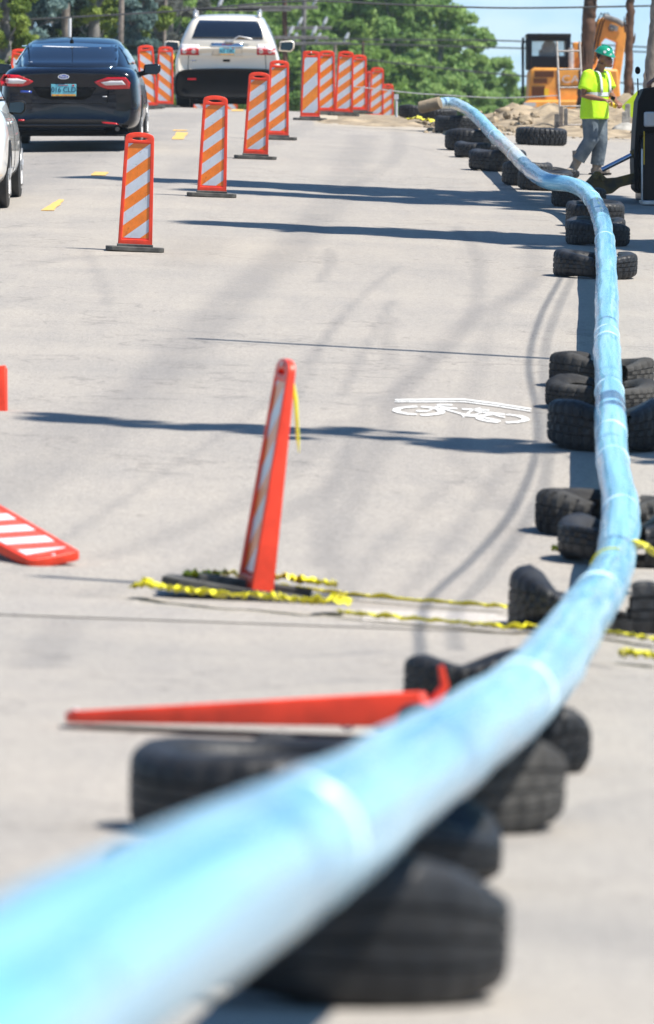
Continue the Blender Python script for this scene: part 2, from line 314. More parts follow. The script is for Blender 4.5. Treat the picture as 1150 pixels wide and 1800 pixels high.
sheet('road', xs, ys, M['road'], .012, keep=lambda x, y: y < far_edge(x), attrs={'stain': skids, 'dust': dust})
gx = np.concatenate([-np.geomspace(2500, 16, 14), np.arange(-14, 15, 1.), np.geomspace(17, 2500, 14)])
gy = np.concatenate([[-600, -200, -80, -40], np.arange(-20, 400, 2.), np.geomspace(410, 5000, 14)])
sheet('ground', gx, gy, M['earth'], -.06)
def strip(name, px, mt, dz, label=None): pass
# concrete valley gutter at the bottom of the dip
a = P(600, 1074); b = P(600, 1108)
sheet('gutter', np.arange(-12, 9, .1), np.linspace(b.y, a.y, 8), M['gutter'], .017)
M['patch'] = road_material('pale_concrete', (.47, .44, .40)); a2 = P(700, 1082); b2 = P(700, 1106); sheet('gutter', np.arange(.15, 2.6, .05), np.linspace(b2.y, a2.y, 6), M['patch'], .021, keep=lambda x, y: np.sin(x*13)+np.sin(x*5+y*9) > -1.2)
# sun-bleached excavated soil beyond the pavement on the right
def heap(name, x0, x1, y0, y1, hmax, label, seed, step=.09):
    xs = np.arange(x0, x1, step); ys = np.arange(y0, y1, step); X, Y = np.meshgrid(xs, ys); r = np.random.default_rng(seed)
    u = (X-x0)/(x1-x0); v = (Y-y0)/(y1-y0); env = np.clip(np.sin(np.pi*u), 0, 1)**.5*np.clip(np.sin(np.pi*v), 0, 1)**.8
    nz = np.zeros_like(X)
    for k in range(60):
        fx, fy = r.normal(0, 1, 2)*(.8+k*.22); nz += np.sin(fx*X+fy*Y+r.uniform(0, 7))/(1+.09*k)
    nz /= 8; Z = G(X, Y)+env*hmax*(.75+.5*nz)+(.09*np.abs(nz)*np.abs(np.sin(X*9+nz*3)*np.cos(Y*7)))*(env > .1)-.04
    co = np.stack([X, Y, Z], -1).reshape(-1, 3); nx = len(xs); ny = len(ys); i = (np.arange(ny-1)[:, None]*nx+np.arange(nx-1)[None]).reshape(-1); f = np.stack([i, i+1, i+nx+1, i+nx], -1)
    me = bpy.data.meshes.new(name); me.from_pydata(co.tolist(), [], f.tolist()); o = link(name, me, M['soil']); return tag(o, label, 'dirt pile')
sheet('dirt_ground', np.arange(-.1, 16, .25), np.arange(104, 200, .5), M['soil'], .004)
heap('dirt_pile', 2.2, 9.5, 109, 117, .62, 'long tan heap of dug soil behind the pavement edge and the ladder', 3)
heap('dirt_pile', 3.3, 5.6, 104.5, 108.6, .16, 'low spill of loose tan soil at the pavement edge behind the walking worker', 5)
heap('dirt_pile', -.4, 1.6, 107.5, 113, .10, 'thin gravel ridge at the far pavement edge behind the striped panels', 8)
def rock(px, py, sz, label, mt=None, flat=.7, dist=None):
    r = np.random.default_rng(int(px)); bm = bmesh.new(); bmesh.ops.create_icosphere(bm, subdivisions=3, radius=1)
    ds = [(Vector(r.normal(0, 1, 3)).normalized(), r.uniform(.6, .95)) for _ in range(14)]
    for v in bm.verts:
        for dn, dd in ds:
            q = v.co.dot(dn)
            if q > dd: v.co -= dn*(q-dd)
        v.co = Vector((v.co.x*sz, v.co.y*sz, v.co.z*sz*flat))
    me = bpy.data.meshes.new('rock'); bm.to_mesh(me); bm.free(); o = link('soil_clod' if mt is None else 'rubble_chunk', me, mt or M['soil'], ang=30); p = Q(px, py, dist) if dist else P(px, py); o.location = p
    return tag(o, label, 'clod' if mt is None else 'rubble')
rock(887, 197, .17, 'large tan clod on the crest of the soil heap left of the ladder', dist=112.5)
rock(906, 196, .09, 'small tan clod on the soil heap just right of the largest clod', dist=112.5)
rock(868, 212, .12, 'brown clod low on the left end of the soil heap', dist=110.5)
rock(925, 211, .14, 'dark brown clod in the soil heap above the lone truck tyre', dist=110)
rock(1030, 222, .10, 'dark clod on the soil behind the hips of the walking worker', M['soil'], dist=108)
rock(1098, 232, .22, 'rounded tan boulder at the foot of the grey concrete chunk', M['concrete'], dist=107)
rock(1118, 236, .14, 'dark rubble lump beside the machine at the pavement edge', M['soil'], dist=106)

mb = MB(); rc = np.random.default_rng(5)
for k in range(520):
    x = rc.uniform(1.5, 7.5); y = rc.uniform(103.5, 111.5); sz = abs(rc.normal(0, .035))+.012; zt = g(x, y)+.6*max(0, 1-abs(y-113)/4.)*(.6 if x > 2.3 else .1)
    mb.ball((x, y, zt+.01), (sz, sz*rc.uniform(.7, 1.2), sz*.7), 6, 4, rot=(rc.uniform(0, 3), 0, rc.uniform(0, 3)))
tag(mb.build('soil_clods', M['soil'], smooth=False), 'scattered small clods of soil over the pavement edge', 'soil', kind='stuff')

# ------------------------------------------------------------------ painted markings
def ribbon(mb, pts, wd):            # pts in ground xy
    for a, b in zip(pts[:-1], pts[1:]):
        a = np.array(a); b = np.array(b); d = b-a; L = np.hypot(*d); nrm = np.array([-d[1], d[0]])/L*wd/2; q = [a-nrm, b-nrm, b+nrm, a+nrm]
        mb.add([(x, y, g(x, y)+.018) for x, y in q], [(0, 1, 2, 3)])
def px2(pts): return [(P(*p).x, P(*p).y) for p in pts]
mb = MB()
def ell(cx, cy, rx, ry, a0, a1, n=18): return [(cx+rx*math.cos(R(a0+(a1-a0)*k/n)), cy+ry*math.sin(R(a0+(a1-a0)*k/n))) for k in range(n+1)]
def rb(pts, wp):                    # px path -> flat polygon strip with vertical px width
    top = [P(x, y-wp/2) for x, y in pts]; bot = [P(x, y+wp/2) for x, y in pts]; n = len(pts)
    mb.add([(p.x, p.y, g(p.x, p.y)+.018) for p in top+bot], [(i, i+1, n+i+1, n+i) for i in range(n-1)])
def fat(pts, wx):                   # px path widened sideways
    q = px2(pts); 
    for a, b in zip(q[:-1], q[1:]):
        mb.add([(x, y, g(x, y)+.018) for x, y in ((a[0]-wx, a[1]), (b[0]-wx, b[1]), (b[0]+wx, b[1]), (a[0]+wx, a[1]))], [(0, 1, 2, 3)])
rb([(695, 708), (760, 707.5), (815, 707), (870, 714), (934, 724)], 2.2); rb([(694, 711.5), (760, 711), (815, 711), (870, 718), (934, 728)], 1.8)
mb2 = MB()
def wheel(cx, cy, rx, ry, a0, a1, tx, ty, tilt):
    o = ell(0, 0, rx, ry, a0, a1, 22); i_ = ell(0, 0, rx-tx, ry-ty, a0, a1, 22); k = len(o)
    V = [P(cx+x, cy+y+tilt*x) for x, y in o+i_]; mb.add([(p.x, p.y, g(p.x, p.y)+.018) for p in V], [(j, j+1, k+j+1, k+j) for j in range(k-1)])
wheel(737, 727, 47, 8.0, 95, 265, 13, 2.2, .02); wheel(733, 727, 50, 8.5, -80, 82, 13, 2.4, .04)
wheel(884, 741, 48, 8.0, 100, 258, 12, 2.2, .04); wheel(882, 740.5, 49, 8.2, -78, 80, 13, 2.2, .04)
rb([(732, 728), (752, 728), (768, 720), (796, 723), (804, 723)], 2.2); rb([(768, 716.5), (795, 717)], 2.2); rb([(765, 724), (775, 716)], 3)
rb([(775, 722), (800, 729), (815, 734), (835, 735), (880, 746)], 2.4); rb([(814, 738), (830, 726), (845, 723)], 3); rb([(812, 724), (860, 726)], 2.2); rb([(835, 727), (888, 739)], 2.4)
rb([(835, 734), (850, 729), (870, 732), (888, 734)], 2.0); rb([(812, 735), (835, 737), (845, 740)], 2.2)
o = mb.build('bike_lane_marking', M['paintw'], smooth=False); tag(o, 'white painted bicycle symbol under a chevron bar on the pavement', 'road marking')
for i, (q, lab) in enumerate([([(104, 353), (114, 353.5), (95, 373), (72, 373)], 'nearest yellow centre line dash, beside the lone panel at left'), ([(168, 304.5), (192, 305), (186, 311), (161, 311)], 'short yellow centre line dash behind the nearest standing panel'),
        ([(311, 234), (331, 235), (323, 247), (303, 247)], 'yellow centre line dash right of the black sedan'), ([(305, 230), (330, 230.6), (328, 232), (303, 232)], 'thin broken yellow dash just beyond the one beside the black sedan'),
        ([(410, 193.5), (430, 194), (428, 197), (406, 197)], 'farthest yellow dash on the crest under the light-coloured SUV')]):
    m_ = MB(); V = [P(*p) for p in q]; 
    A, B_, C_, D_ = [np.array(v) for v in V]; vs = []; nn = 6
    for j in range(nn+1):
        for k2 in range(4):
            u = k2/3; t_ = j/nn; p = (D_*(1-u)+C_*u)*(1-t_)+(A*(1-u)+B_*u)*t_; jt = rng.normal(0, .008) if k2 in (0, 3) else 0; vs.append((p[0]+jt, p[1], g(p[0], p[1])+.018))
    m_.add(vs, [(j*4+k2, j*4+k2+1, j*4+k2+5, j*4+k2+4) for j in range(nn) for k2 in range(3)])
    tag(m_.build('lane_dash', M['painty'], smooth=False), lab, 'road marking', 'yellow centre line dashes')

# ------------------------------------------------------------------ channelizer panels
def panel_outline(wb, wt, z0, z1, arch=.045, n=8):
    pts = [(-wb/2, z0), (wb/2, z0), (wt/2, z1-arch)]
    for k in range(1, n): a = math.pi*k/n; pts.append((wt/2*math.cos(a), z1-arch+arch*math.sin(a)**.8))
    pts.append((-wt/2, z1-arch)); return pts
def slot(w_, h_, zc, n=6):
    return [(w_/2*math.cos(t_)*(1 if abs(math.cos(t_)) > .3 else 1), zc+h_/2*math.sin(t_)) for t_ in [2*math.pi*k/16 for k in range(16)]][::-1]
def make_panel(kind):
    root = thing('striped_panel', (0, 0, 0), 'x', 'channelizer panel', 'orange and white striped panels on rubber bases')
    wb, wt, z0, z1 = (.315, .262, .045, 1.12) if kind != 'wide' else (.31, .255, .045, 1.12)
    out = panel_outline(wb, wt, z0, z1, .05 if kind != 'wide' else .02)
    def wid(z): return wb+(wt-wb)*(z-z0)/(z1-z0)
    rim = .024; zt = z1-.10; inner = [(-wid(.12)/2+rim, .125), (wid(.12)/2-rim, .125), (wid(zt)/2-rim, zt), (-wid(zt)/2+rim, zt)]
    ms = [outline_solid([out, slot(wt*.6, .035, z1-.055)], .03, .004)]
    ms.append(outline_solid([panel_outline(wb, wt, z0, z1, .05 if kind != 'wide' else .02), [(-wid(.1)/2+rim, .105), (-wid(zt)/2+rim-.002, zt+.012), (wid(zt)/2-rim+.002, zt+.012), (wid(.1)/2-rim, .105)], slot(wt*.62, .04, z1-.055)], .055 if kind != 'wide' else .034, .006))
    j = joinm(ms); j.tube([(-wb/2+.01, 0, .06), (wb/2-.01, 0, .06)], .03, 8); j.build('panel_frame', M['orange'], root, ang=50)
    m_ = MB(); m_.prism(inner[::-1], -.021, .021); m_.build('reflective_sheeting', {'wide': M['stripe_wide'], 'down': M['stripe_down']}.get(kind, M['stripe']), root, smooth=False)
    m_ = MB(); m_.prism([(-.275, .14), (-.275, -.14), (-.22, -.2), (.22, -.2), (.275, -.14), (.275, .14), (.22, .2), (-.22, .2)], 0, .042, axis='z'); m_.box((0, 0, .052), (.34, .12, .03)); m_.build('rubber_base', M['base'], root, bevel=.006)
    m_ = MB(); m_.ball((0, -.022, z1-.022), (.012, .006, .012), 8, 5); m_.build('bolt', M['alu'], root)
    return root
protos = {k: make_panel(k) for k in ('up', 'wide', 'down')}; used = {}
def place_panel(kind, px, py, rz, lab, roll=.0, h=None, dist=None, tipx=0, scale=1, group='orange and white striped panels on rubber bases'):
    o = protos[kind] if kind not in used else copy_tree(protos[kind]); used[kind] = 1
    p = P(px, py) if dist is None else Vector(((px-575)/F*dist, dist, 0)); z = g(p.x, p.y)+.012
    o.location = (p.x, p.y, z); o.rotation_euler = (tipx, roll, rz); o.scale = (scale,)*3; o['label'] = lab; o['group'] = group; o.name = 'striped_panel'; return o
rl = R(2.6)
place_panel('up', 237, 444, R(3), 'nearest standing striped panel, alone left of centre with clean stripes', rl, scale=.975)
place_panel('up', 372, 348, R(2), 'standing striped panel with dark scratches across its lower stripes', R(2.4))
place_panel('up', 449, 281, R(-1), 'standing striped panel with dented left edge, overlapping the one behind', R(2.8))
place_panel('up', 487, 247, R(5), 'standing striped panel half hidden behind the dented one beside the SUV', R(1.8))
place_panel('wide', 545, 213, R(0), 'panel with the widest stripes and a square top with a grip hole', R(1.0))
place_panel('up', 574, 203, R(5), 'panel standing directly behind the wide striped one', R(0))
place_panel('up', 604, 0, R(0), 'upright panel right of the wide striped pair, its whole face visible', R(2.2), dist=119)
place_panel('up', 630, 0, R(3), 'panel with its foot sunk behind the crest, half hidden by its left neighbour', R(1), dist=131)
place_panel('up', 661, 0, R(2), 'panel over the crest with its foot hidden, right of a gap in the row', R(1.5), dist=148)
place_panel('up', 651, 0, R(55), 'panel turned nearly edge-on, showing behind the left edge of its neighbour over the crest', R(1.5), dist=152)
place_panel('up', 680, 0, R(2), 'short looking panel at the right end of the row over the crest', R(1), dist=163)
place_panel('up', 720, 0, R(2), 'far panel of which only the arched top shows left of the pipe end', R(0), dist=200)
place_panel('down', 290, 190, R(3), 'panel with reversed stripes under the amber light left of the SUV', R(1), dist=126)
place_panel('down', 262, 190, R(8), 'panel with reversed stripes partly behind the mirror of the black sedan', R(-3), dist=120)
place_panel('down', 31, 190, R(8), 'panel with reversed stripes seen past the left side of the black sedan roof', R(3), dist=107)
for px, d_ in ((350, 176), (362, 186), (408, 176), (418, 190)):
    place_panel('down', px, 0, R(5), {350: 'tiny orange panel foot glimpsed under the left of the SUV', 362: 'second tiny panel glimpsed under the SUV beside its left rear tyre', 408: 'tiny panel glimpsed under the middle of the SUV', 418: 'rightmost of the tiny panels glimpsed under the SUV'}[px], dist=d_)
# foreground ones
o = place_panel('up', 446, 1058, R(-69), 'edge-on panel standing alone in the foreground, wrapped with caution tape at its foot', R(0))
o.rotation_euler = (Matrix.Rotation(R(6), 3, 'Y') @ Matrix.Rotation(R(-77), 3, 'Z') @ Matrix.Rotation(R(-2), 3, 'X')).to_euler()
def taper(o):                          # the hollow body is deep at the foot and thin at the grip
    for ch in S.objects:
        if ch.parent == o and ch.name.startswith(('panel_frame', 'reflective')):
            ch.data = ch.data.copy()
            for v in ch.data.vertices: v.co.y *= 1.65-1.15*v.co.z/1.12
taper(o); o.scale = (.97,)*3
for ch in list(S.objects):
    if ch.parent == o and ch.name.startswith('rubber_base'):
        ch.data = ch.data.copy(); ch.data.transform(Matrix.Rotation(R(72), 4, 'Z') @ Matrix.Diagonal((1.55, .9, 1.25, 1))); bb = ch
EDGE = o.location.copy()
def place_lying(kind, p, heading, face, lab, lift=.0, pitch=0):
    o = copy_tree(protos[kind]); o['label'] = lab; o['group'] = 'orange and white striped panels fallen on the road'; o.name = 'striped_panel'
    # local z (length) -> heading in xy ; local -y (face) -> mostly up
    hz = Vector((math.cos(R(heading)), math.sin(R(heading)), pitch)).normalized(); up = Vector((0, 0, 1)); side = hz.cross(up).normalized(); up2 = side.cross(hz).normalized()
    fa = (Matrix.Rotation(R(face), 3, hz) @ up2); ax = (-fa).cross(hz)
    m3 = Matrix((ax, -fa, hz)).transposed(); o.matrix_world = Matrix.Translation(Vector(p)+Vector((0, 0, lift))) @ m3.to_4x4(); return o
tgt = P(112, 1284); fx = tgt.x+1.13; fy = tgt.y-.10; fz = g(fx, fy)+.11
o = place_lying('up', (fx, fy, fz), 180-math.degrees(math.atan2(.10, 1.13)), 5, 'fallen red-orange panel lying face up across the road with its foot under the pipe', pitch=(g(tgt.x, tgt.y)+.04-fz)/1.13); taper(o)
for ch in [c for c in S.objects if c.parent == o and c.name.startswith('rubber_base')]: bpy.data.objects.remove(ch)
m_ = MB(); m_.tube([(.150+.002*math.sin(k), .035+.022*math.sin(k*.9), .16+.014*k) for k in range(12)], .005, 5); m_.build('marker_scrawl', M['blue'], o)
m_ = MB(); m_.tube([(-.02, .0, .02), (-.02, -.07, -.03), (-.03, -.13, -.02)], [.018, .014, .008], 8); m_.build('torn_tab', M['orange'], o)
M['stripe_bars'] = stripe_material('sheeting_bars', .22, -.38, .1, orange=(.80, .10, .04), white=(.8, .8, .8))
tip = P(86, 998); ft = Vector((tip.x-.50, tip.y+.90, g(tip.x-.5, tip.y+.9)+.21)); dv = Vector((tip.x, tip.y, g(tip.x, tip.y)+.05))-ft
o = place_lying('wide', ft, math.degrees(math.atan2(dv.y, dv.x)), 8, 'fallen panel at the left edge, face up, its white barred end toward the camera', pitch=dv.z/math.hypot(dv.x, dv.y))
for ch in [c for c in S.objects if c.parent == o and c.name.startswith('rubber_base')]: bpy.data.objects.remove(ch)
for ch in S.objects:
    if ch.parent == o and ch.name.startswith('reflective'): ch.data = ch.data.copy(); ch.data.materials[0] = M['stripe_bars']
q_ = P(22, 726); o = place_lying('up', (q_.x, q_.y, g(q_.x, q_.y)+.13), 176, -78, 'fallen panel at the left edge of which only the red foot end shows', pitch=-.03)
for ch in [c for c in S.objects if c.parent == o and c.name.startswith('rubber_base')]: bpy.data.objects.remove(ch)

# ------------------------------------------------------------------ blue pipe
PIPE = [(748, 187, .40), (765, 183, .44), (795, 181, .45), (822, 193, .42), (845, 212, .39), (868, 237, .37), (895, 262, .36), (920, 288, .34), (945, 309, .33), (968, 320, .33), (995, 323, .33), (1022, 332, .33), (1042, 352, .33), (1056, 382, .32), (1063, 420, .30), (1066, 470, .27), (1067, 540, .25),
        (1067, 600, .25), (1069, 650, .25), (1072, 700, .26), (1074, 750, .26), (1076, 800, .25), (1083, 850, .25), (1091, 890, .25), (1089, 940, .25), (1082, 985, .27), (1066, 1025, .29), (1040, 1062, .31), (1005, 1113, .33), (955, 1183, .35), (895, 1240, .38), (815, 1297, .40), (720, 1357, .42), (620, 1425, .43), (500, 1500, .45), (370, 1572, .47), (230, 1650, .5), (60, 1755, .52), (-160, 1900, .54), (-420, 2080, .5)]
pp = catmull([P(*p) for p in PIPE], 10); n = len(pp)
L = np.concatenate([[0], np.cumsum([np.linalg.norm(b-a) for a, b in zip(pp[:-1], pp[1:])])])
# resample
N = 620; LL = np.linspace(0, 1, N)**1.0*L[-1]; A = np.array(pp); pts = np.stack([np.interp(LL, L, A[:, k]) for k in range(3)], -1)
dia = np.interp(pts[:, 1], [6, 10, 15, 20, 30, 45, 65, 110], [.19, .185, .18, .185, .185, .18, .18, .17])
wob = np.zeros(N); rr = np.random.default_rng(11)
for k in range(14): wob += rr.normal(0, 1)*np.sin(LL*(.5+k*.45)+rr.uniform(0, 7))/(1+k*.3)
rad = dia/2*(1+.018*wob)
joints_px = [(1064, 425), (1067, 592), (1067, 604), (1072, 690), (1075, 765), (1078, 812), (1092, 905), (1045, 1045), (905, 1218), (520, 1485), (1040, 350), (905, 272), (1052, 378), (870, 240)]
def near_s(px, py):
    d = ray(px, py); q = pts-np.array([0, 0, CZ]); t = np.array([d.x, 1, d.z]); pr = q/q[:, 1:2]; return int(np.argmin((pr[:, 0]-t[0])**2+(pr[:, 2]-t[2])**2))
pipe = thing('blue_pipe', tuple(pts[N//2]*[1, 1, 0]+[0, 0, g(pts[N//2][0], pts[N//2][1])]), 'long blue plastic pipe snaking up the road on cut tyres', 'pipe')
off = np.array(pipe.location)
M['pipe'] = mat('blue_pipe_film', (.20, .53, .74), .30, coat=.3, spec=.5, bump=.22, bscale=4); t = M['pipe'].node_tree; bs = t.nodes['Principled BSDF']
at = t.nodes.new('ShaderNodeAttribute'); at.attribute_name = 'dusty'; tcn = [x for x in t.nodes if x.type == 'TEX_COORD'][0]
al = t.nodes.new('ShaderNodeAttribute'); al.attribute_name = 'along'
def stretch(sx_, s2, sc_, dt=4):
    mp_ = t.nodes.new('ShaderNodeMapping'); mp_.inputs['Scale'].default_value = (sx_, s2, s2); t.links.new(al.outputs['Vector'], mp_.inputs[0]); return noise(t, mp_.outputs[0], sc_, dt)
f = stretch(.22, 1.0, 1.5, 3); c = ramp(t, f, .38, (.15, .42, .62), .60, (.26, .59, .79)); f2 = stretch(.16, 1.5, 1.5, 3); c = mixc(t, 'MIX', ramp(t, f2, .52, (0, 0, 0), .64, (.26, .26, .26)), c, (.62, .80, .88))  # pale lengthwise streaks put the film's white glare into the colour
f3 = stretch(2.2, .2, 1.0, 3); c = mixc(t, 'MIX', ramp(t, f3, .60, (0, 0, 0), .66, (.55, .55, .55)), c, (.07, .25, .45)); c = mixc(t, 'MIX', at.outputs['Fac'], c, (.66, .55, .44)); t.links.new(c, bs.inputs['Base Color'])  # dark cross bands paint in tree shade along with darker wrap sections
bp_ = [x for x in t.nodes if x.type == 'BUMP'][0]; bp_.inputs['Strength'].default_value = .16; t.links.new(stretch(.5, 1.6, 1.4, 3), bp_.inputs['Height']); bp_.inputs['Distance'].default_value = .03
rr_ = ramp(t, stretch(.6, 1.5, 2.0, 4), .4, (.24, .24, .24), .65, (.36, .36, .36)); t.links.new(rr_, bs.inputs['Roughness'])
mb = MB(); seg = 40
kinks = [near_s(1085, 862), near_s(1070, 1005), near_s(1063, 412), near_s(870, 235), near_s(930, 292)]
for kk in kinks:
    rad *= 1-.07*np.exp(-((np.arange(N)-kk)/2.2)**2)+.03*np.exp(-((np.arange(N)-kk-7)/4)**2)
mb.tube([tuple(p-off) for p in pts], list(rad), seg)
for k in range(N):
    c0 = Vector(pts[k]-off)
    for j in range(seg):
        a_ = 2*math.pi*j/seg; q = Vector(mb.v[k*seg+j])-c0; fz_ = 1+.022*math.sin(2*a_+LL[k]*.9)+.016*math.sin(3*a_-LL[k]*2.1)+.010*math.sin(7*a_+3*math.sin(LL[k]*1.3))
        mb.v[k*seg+j] = tuple(c0+q*fz_)
me = mb.mesh(fix=False); uv = me.attributes.new('along', 'FLOAT_VECTOR', 'POINT'); uu = np.zeros((len(me.vertices), 3)); kk = np.arange(len(me.vertices)); aa = 2*np.pi*(kk % seg)/seg
uu[:, 0] = LL[np.minimum(kk//seg, N-1)]; uu[:, 1] = np.cos(aa); uu[:, 2] = np.sin(aa); uv.data.foreach_set('vector', uu.ravel().astype(np.float32)); av = me.attributes.new('dusty', 'FLOAT', 'POINT'); ypos = np.array([v.co.y+off[1] for v in me.vertices])
av.data.foreach_set('value', np.clip(np.exp(-((ypos-84)/4.5)**2)*.85+np.clip((ypos-99)/4, 0, 1)*.35, 0, 1).astype(np.float32))
link('pipe_wall', me, M['pipe'], pipe, ang=180)
M['ring'] = mat('joint_bead', (.70, .88, .94), .3, coat=.5)
for (px, py) in joints_px:
    i = min(max(near_s(px, py), 2), N-3); c0 = pts[i]-off; tn = (pts[i+1]-pts[i-1]); tn /= np.linalg.norm(tn); wd = .010 if pts[i][1] < 30 else .008
    m_ = MB(); m_.tube([tuple(c0-tn*wd), tuple(c0-tn*wd*.5), tuple(c0+tn*wd*.5), tuple(c0+tn*wd)], [rad[i]-.004, rad[i]+.003, rad[i]+.003, rad[i]-.004], 40, cap=False); m_.build('joint_ring', M['ring'], pipe)
m_ = MB(); c0 = pts[0]-off; tn = (pts[1]-pts[0]); tn /= np.linalg.norm(tn)
m_.tube([tuple(c0-tn*.10), tuple(c0-tn*.08), tuple(c0+tn*.25)], [rad[0]*.9, rad[0]*1.12, rad[0]*1.1], 24); m_.build('end_cap', M['soil'], pipe, bevel=.01)

# ------------------------------------------------------------------ tyres
def make_tyre(dia, wd, notch, seed, nx=0, lug=.009, gap=.10, droop=0., kinkw=.05, mt=None):
    r = np.random.default_rng(seed); Ro = dia/2; h = wd/2
    prof = [(.60*Ro, -.55*h), (.66*Ro, -.85*h), (.78*Ro, -1.0*h), (.90*Ro, -.93*h), (.965*Ro, -.80*h), (.99*Ro, -.66*h)]
    for a, b in ((-.38, -.33), (-.025, .025), (.33, .38)):
        prof += [(Ro, (a-.02)*h), (Ro-.008, a*h), (Ro-.008, b*h), (Ro, (b+.02)*h)]
    prof += [(.99*Ro, .66*h), (.965*Ro, .80*h), (.90*Ro, .93*h), (.78*Ro, 1.0*h), (.66*Ro, .85*h), (.60*Ro, .55*h), (.62*Ro, .52*h), (.70*Ro, .78*h), (.80*Ro, .88*h), (.90*Ro, .78*h), (.94*Ro, .5*h), (.945*Ro, -.5*h), (.90*Ro, -.78*h), (.80*Ro, -.88*h), (.70*Ro, -.78*h), (.62*Ro, -.52*h)]
    n = len(prof); seg = 120; vs = []; ph = r.uniform(0, 6, 6)
    for k in range(seg):
        a = 2*math.pi*k/seg; low = (k % 4) == 0
        for i, (rr_, z) in enumerate(prof):
            q = rr_
            if rr_ > .93*Ro and i < 22 and low and abs(z) > .3*h: q -= lug*1.3
            if rr_ > .93*Ro and i < 22 and ((k+2) % 4) == 0 and abs(z) < .3*h: q -= lug
            x = q*math.cos(a); y = q*math.sin(a)*(1+.03*math.sin(ph[5])); zz = z+kinkw*.3*math.sin(2*a+ph[0])*rr_+kinkw*.25*math.sin(3*a+ph[1])*(z/h)+kinkw*.5*max(0, z/h)*math.sin(a+ph[2])*.5
            zz += -droop*math.exp(-((x-nx)/.2)**2)*max(0, z/h+.4)
            x += kinkw*.2*math.sin(2*a+ph[3]); vs.append((x, y, zz+h))
    fs = []
    for k in range(seg):
        for i in range(n):
            a, b = k*n+i, k*n+(i+1) % n; c_, d_ = ((k+1) % seg)*n+(i+1) % n, ((k+1) % seg)*n+i; F_ = (a, b, c_, d_)
            if notch:
                cx = sum(vs[j][0] for j in F_)/4; cz = sum(vs[j][2] for j in F_)/4
                if abs(cx-nx) < gap and cz > .06: continue
            fs.append(F_)
    m_ = MB(); m_.add(vs, fs); return m_.mesh()
def tyre(p, dia, wd, lab, rz=0, notch=False, seed=1, tilt=(0, 0), z=0, mt=None, group='old tyres propping the pipe', **kw):
    if notch:
        xp = float(np.interp(p.y, pts[::-1, 1], pts[::-1, 0])); kw['nx'] = (xp-p.x)/math.cos(rz)
    me = make_tyre(dia, wd, notch, seed, **kw); o = link('old_tyre', me, mt or M['rubber'], ang=35)
    sl_ = (g(p.x, p.y+.3)-g(p.x, p.y-.3))/.6
    o.location = (p.x, p.y, g(p.x, p.y)+.012+z); o.rotation_euler = (math.atan(sl_)+tilt[0], math.atan(.035)+tilt[1], rz)
    return tag(o, lab, 'tyre', group)
def tyre_px(xl, base, dia, wd, lab, right=None, **kw):       # left edge px, front-bottom px
    p = P(xl, base); y = p.y+dia/2; sc = F/y; xc = (xl if right is None else right)+(1 if right is None else -1)*dia/2*sc
    return tyre(Vector(((xc-575)/F*y, y, 0)), dia, wd, lab, **kw)
FT = [(700, 208, .62, .22, 'low flat tyre farthest away on the crest, left of the pipe end'), (734, 213, .66, .22, 'tyre directly beneath the far end of the pipe'), (762, 236, .68, .27, 'tyre with a thick sidewall left of the first pipe hump'),
      (780, 266, .74, .30, 'tall knobbly tyre under the pipe, level with the lone truck tyre'), (797, 279, .66, .20, 'thinner knobbly tyre between two thicker ones left of the pipe'), (824, 302, .74, .27, 'wide black tyre whose left side juts furthest just above the first tree shadow'),
      (882, 328, .62, .29, 'tyre in shade below the dusty pale stretch of the pipe'), (908, 336, .66, .24, 'dark tyre tucked under the pipe just before its sharp bend'), (968, 366, .62, .22, 'tyre under the inside of the sharp pipe bend'), (992, 401, .62, .26, 'slumped shaded tyre left of the pipe just below the sharp bend')]
for i, (x, y, d_, w_, lab) in enumerate(FT): tyre_px(x, y, d_, w_, lab, seed=i+3, kinkw=.04)
tyre_px(0, 402, .64, .22, 'ribbed tyre on the right of the pipe just below its sharp bend', right=1106, seed=21)
t2 = tyre_px(0, 384, .62, .16, 'blue-black shaded tyre stacked behind the ribbed one right of the pipe', right=1100, seed=22, z=.0)
tyre_px(0, 352, .60, .16, 'uppermost shaded tyre right of the pipe bend, under the yellow digger arm', right=1090, seed=23)
tyre_px(905, 256, .75, .25, 'lone knobbly truck tyre lying flat right of the pipe', seed=31, mt=M['rubber'], lug=.02, kinkw=.02, group='loose tyres')
tyre_px(0, 235, .5, .12, 'small tyre peeking out right of the pipe left of the lone truck tyre', right=886, seed=32, group='loose tyres')
tyre_px(940, 313, .55, .1, 'flat tyre behind the pipe near the boot of the walking worker', seed=33)
# saddle tyres the pipe lies in
tyre_px(973, 491, .76, .25, 'single cut tyre saddling the pipe in open sun, above the long empty stretch', notch=True, seed=41, droop=.05, rz=R(-4))
tyre_px(966, 687, .72, .24, 'farthest of three cut tyres in a row, with zigzag tread on the right', notch=True, seed=42, droop=.05, mt=M['rubber_dusty'], rz=R(3))
tyre_px(960, 727, .74, .20, 'middle of three cut tyres in a row, with pale blocky tread', notch=True, seed=43, droop=.03, mt=M['rubber_dusty'], rz=R(-3))
tyre_px(962, 797, .70, .31, 'nearest and blackest of three cut tyres in a row', notch=True, seed=44, droop=.06, mt=M['rubber'])
tyre_px(943, 951, .80, .22, 'muddy knobbly cut tyre with plastic sheet on top, beside the pipe', notch=True, seed=45, droop=.03, mt=M['rubber_dusty'], lug=.022, rz=R(-6))
tyre_px(984, 1000, .74, .28, 'smooth bald cut tyre in front of the muddy knobbly one', notch=True, seed=46, droop=.10, kinkw=.12)
tyre_px(880, 1116, .80, .26, 'creased cut tyre folded up on both sides of the pipe beside the tape', notch=True, seed=47, droop=.16, kinkw=.2, rz=R(-12), gap=.12)
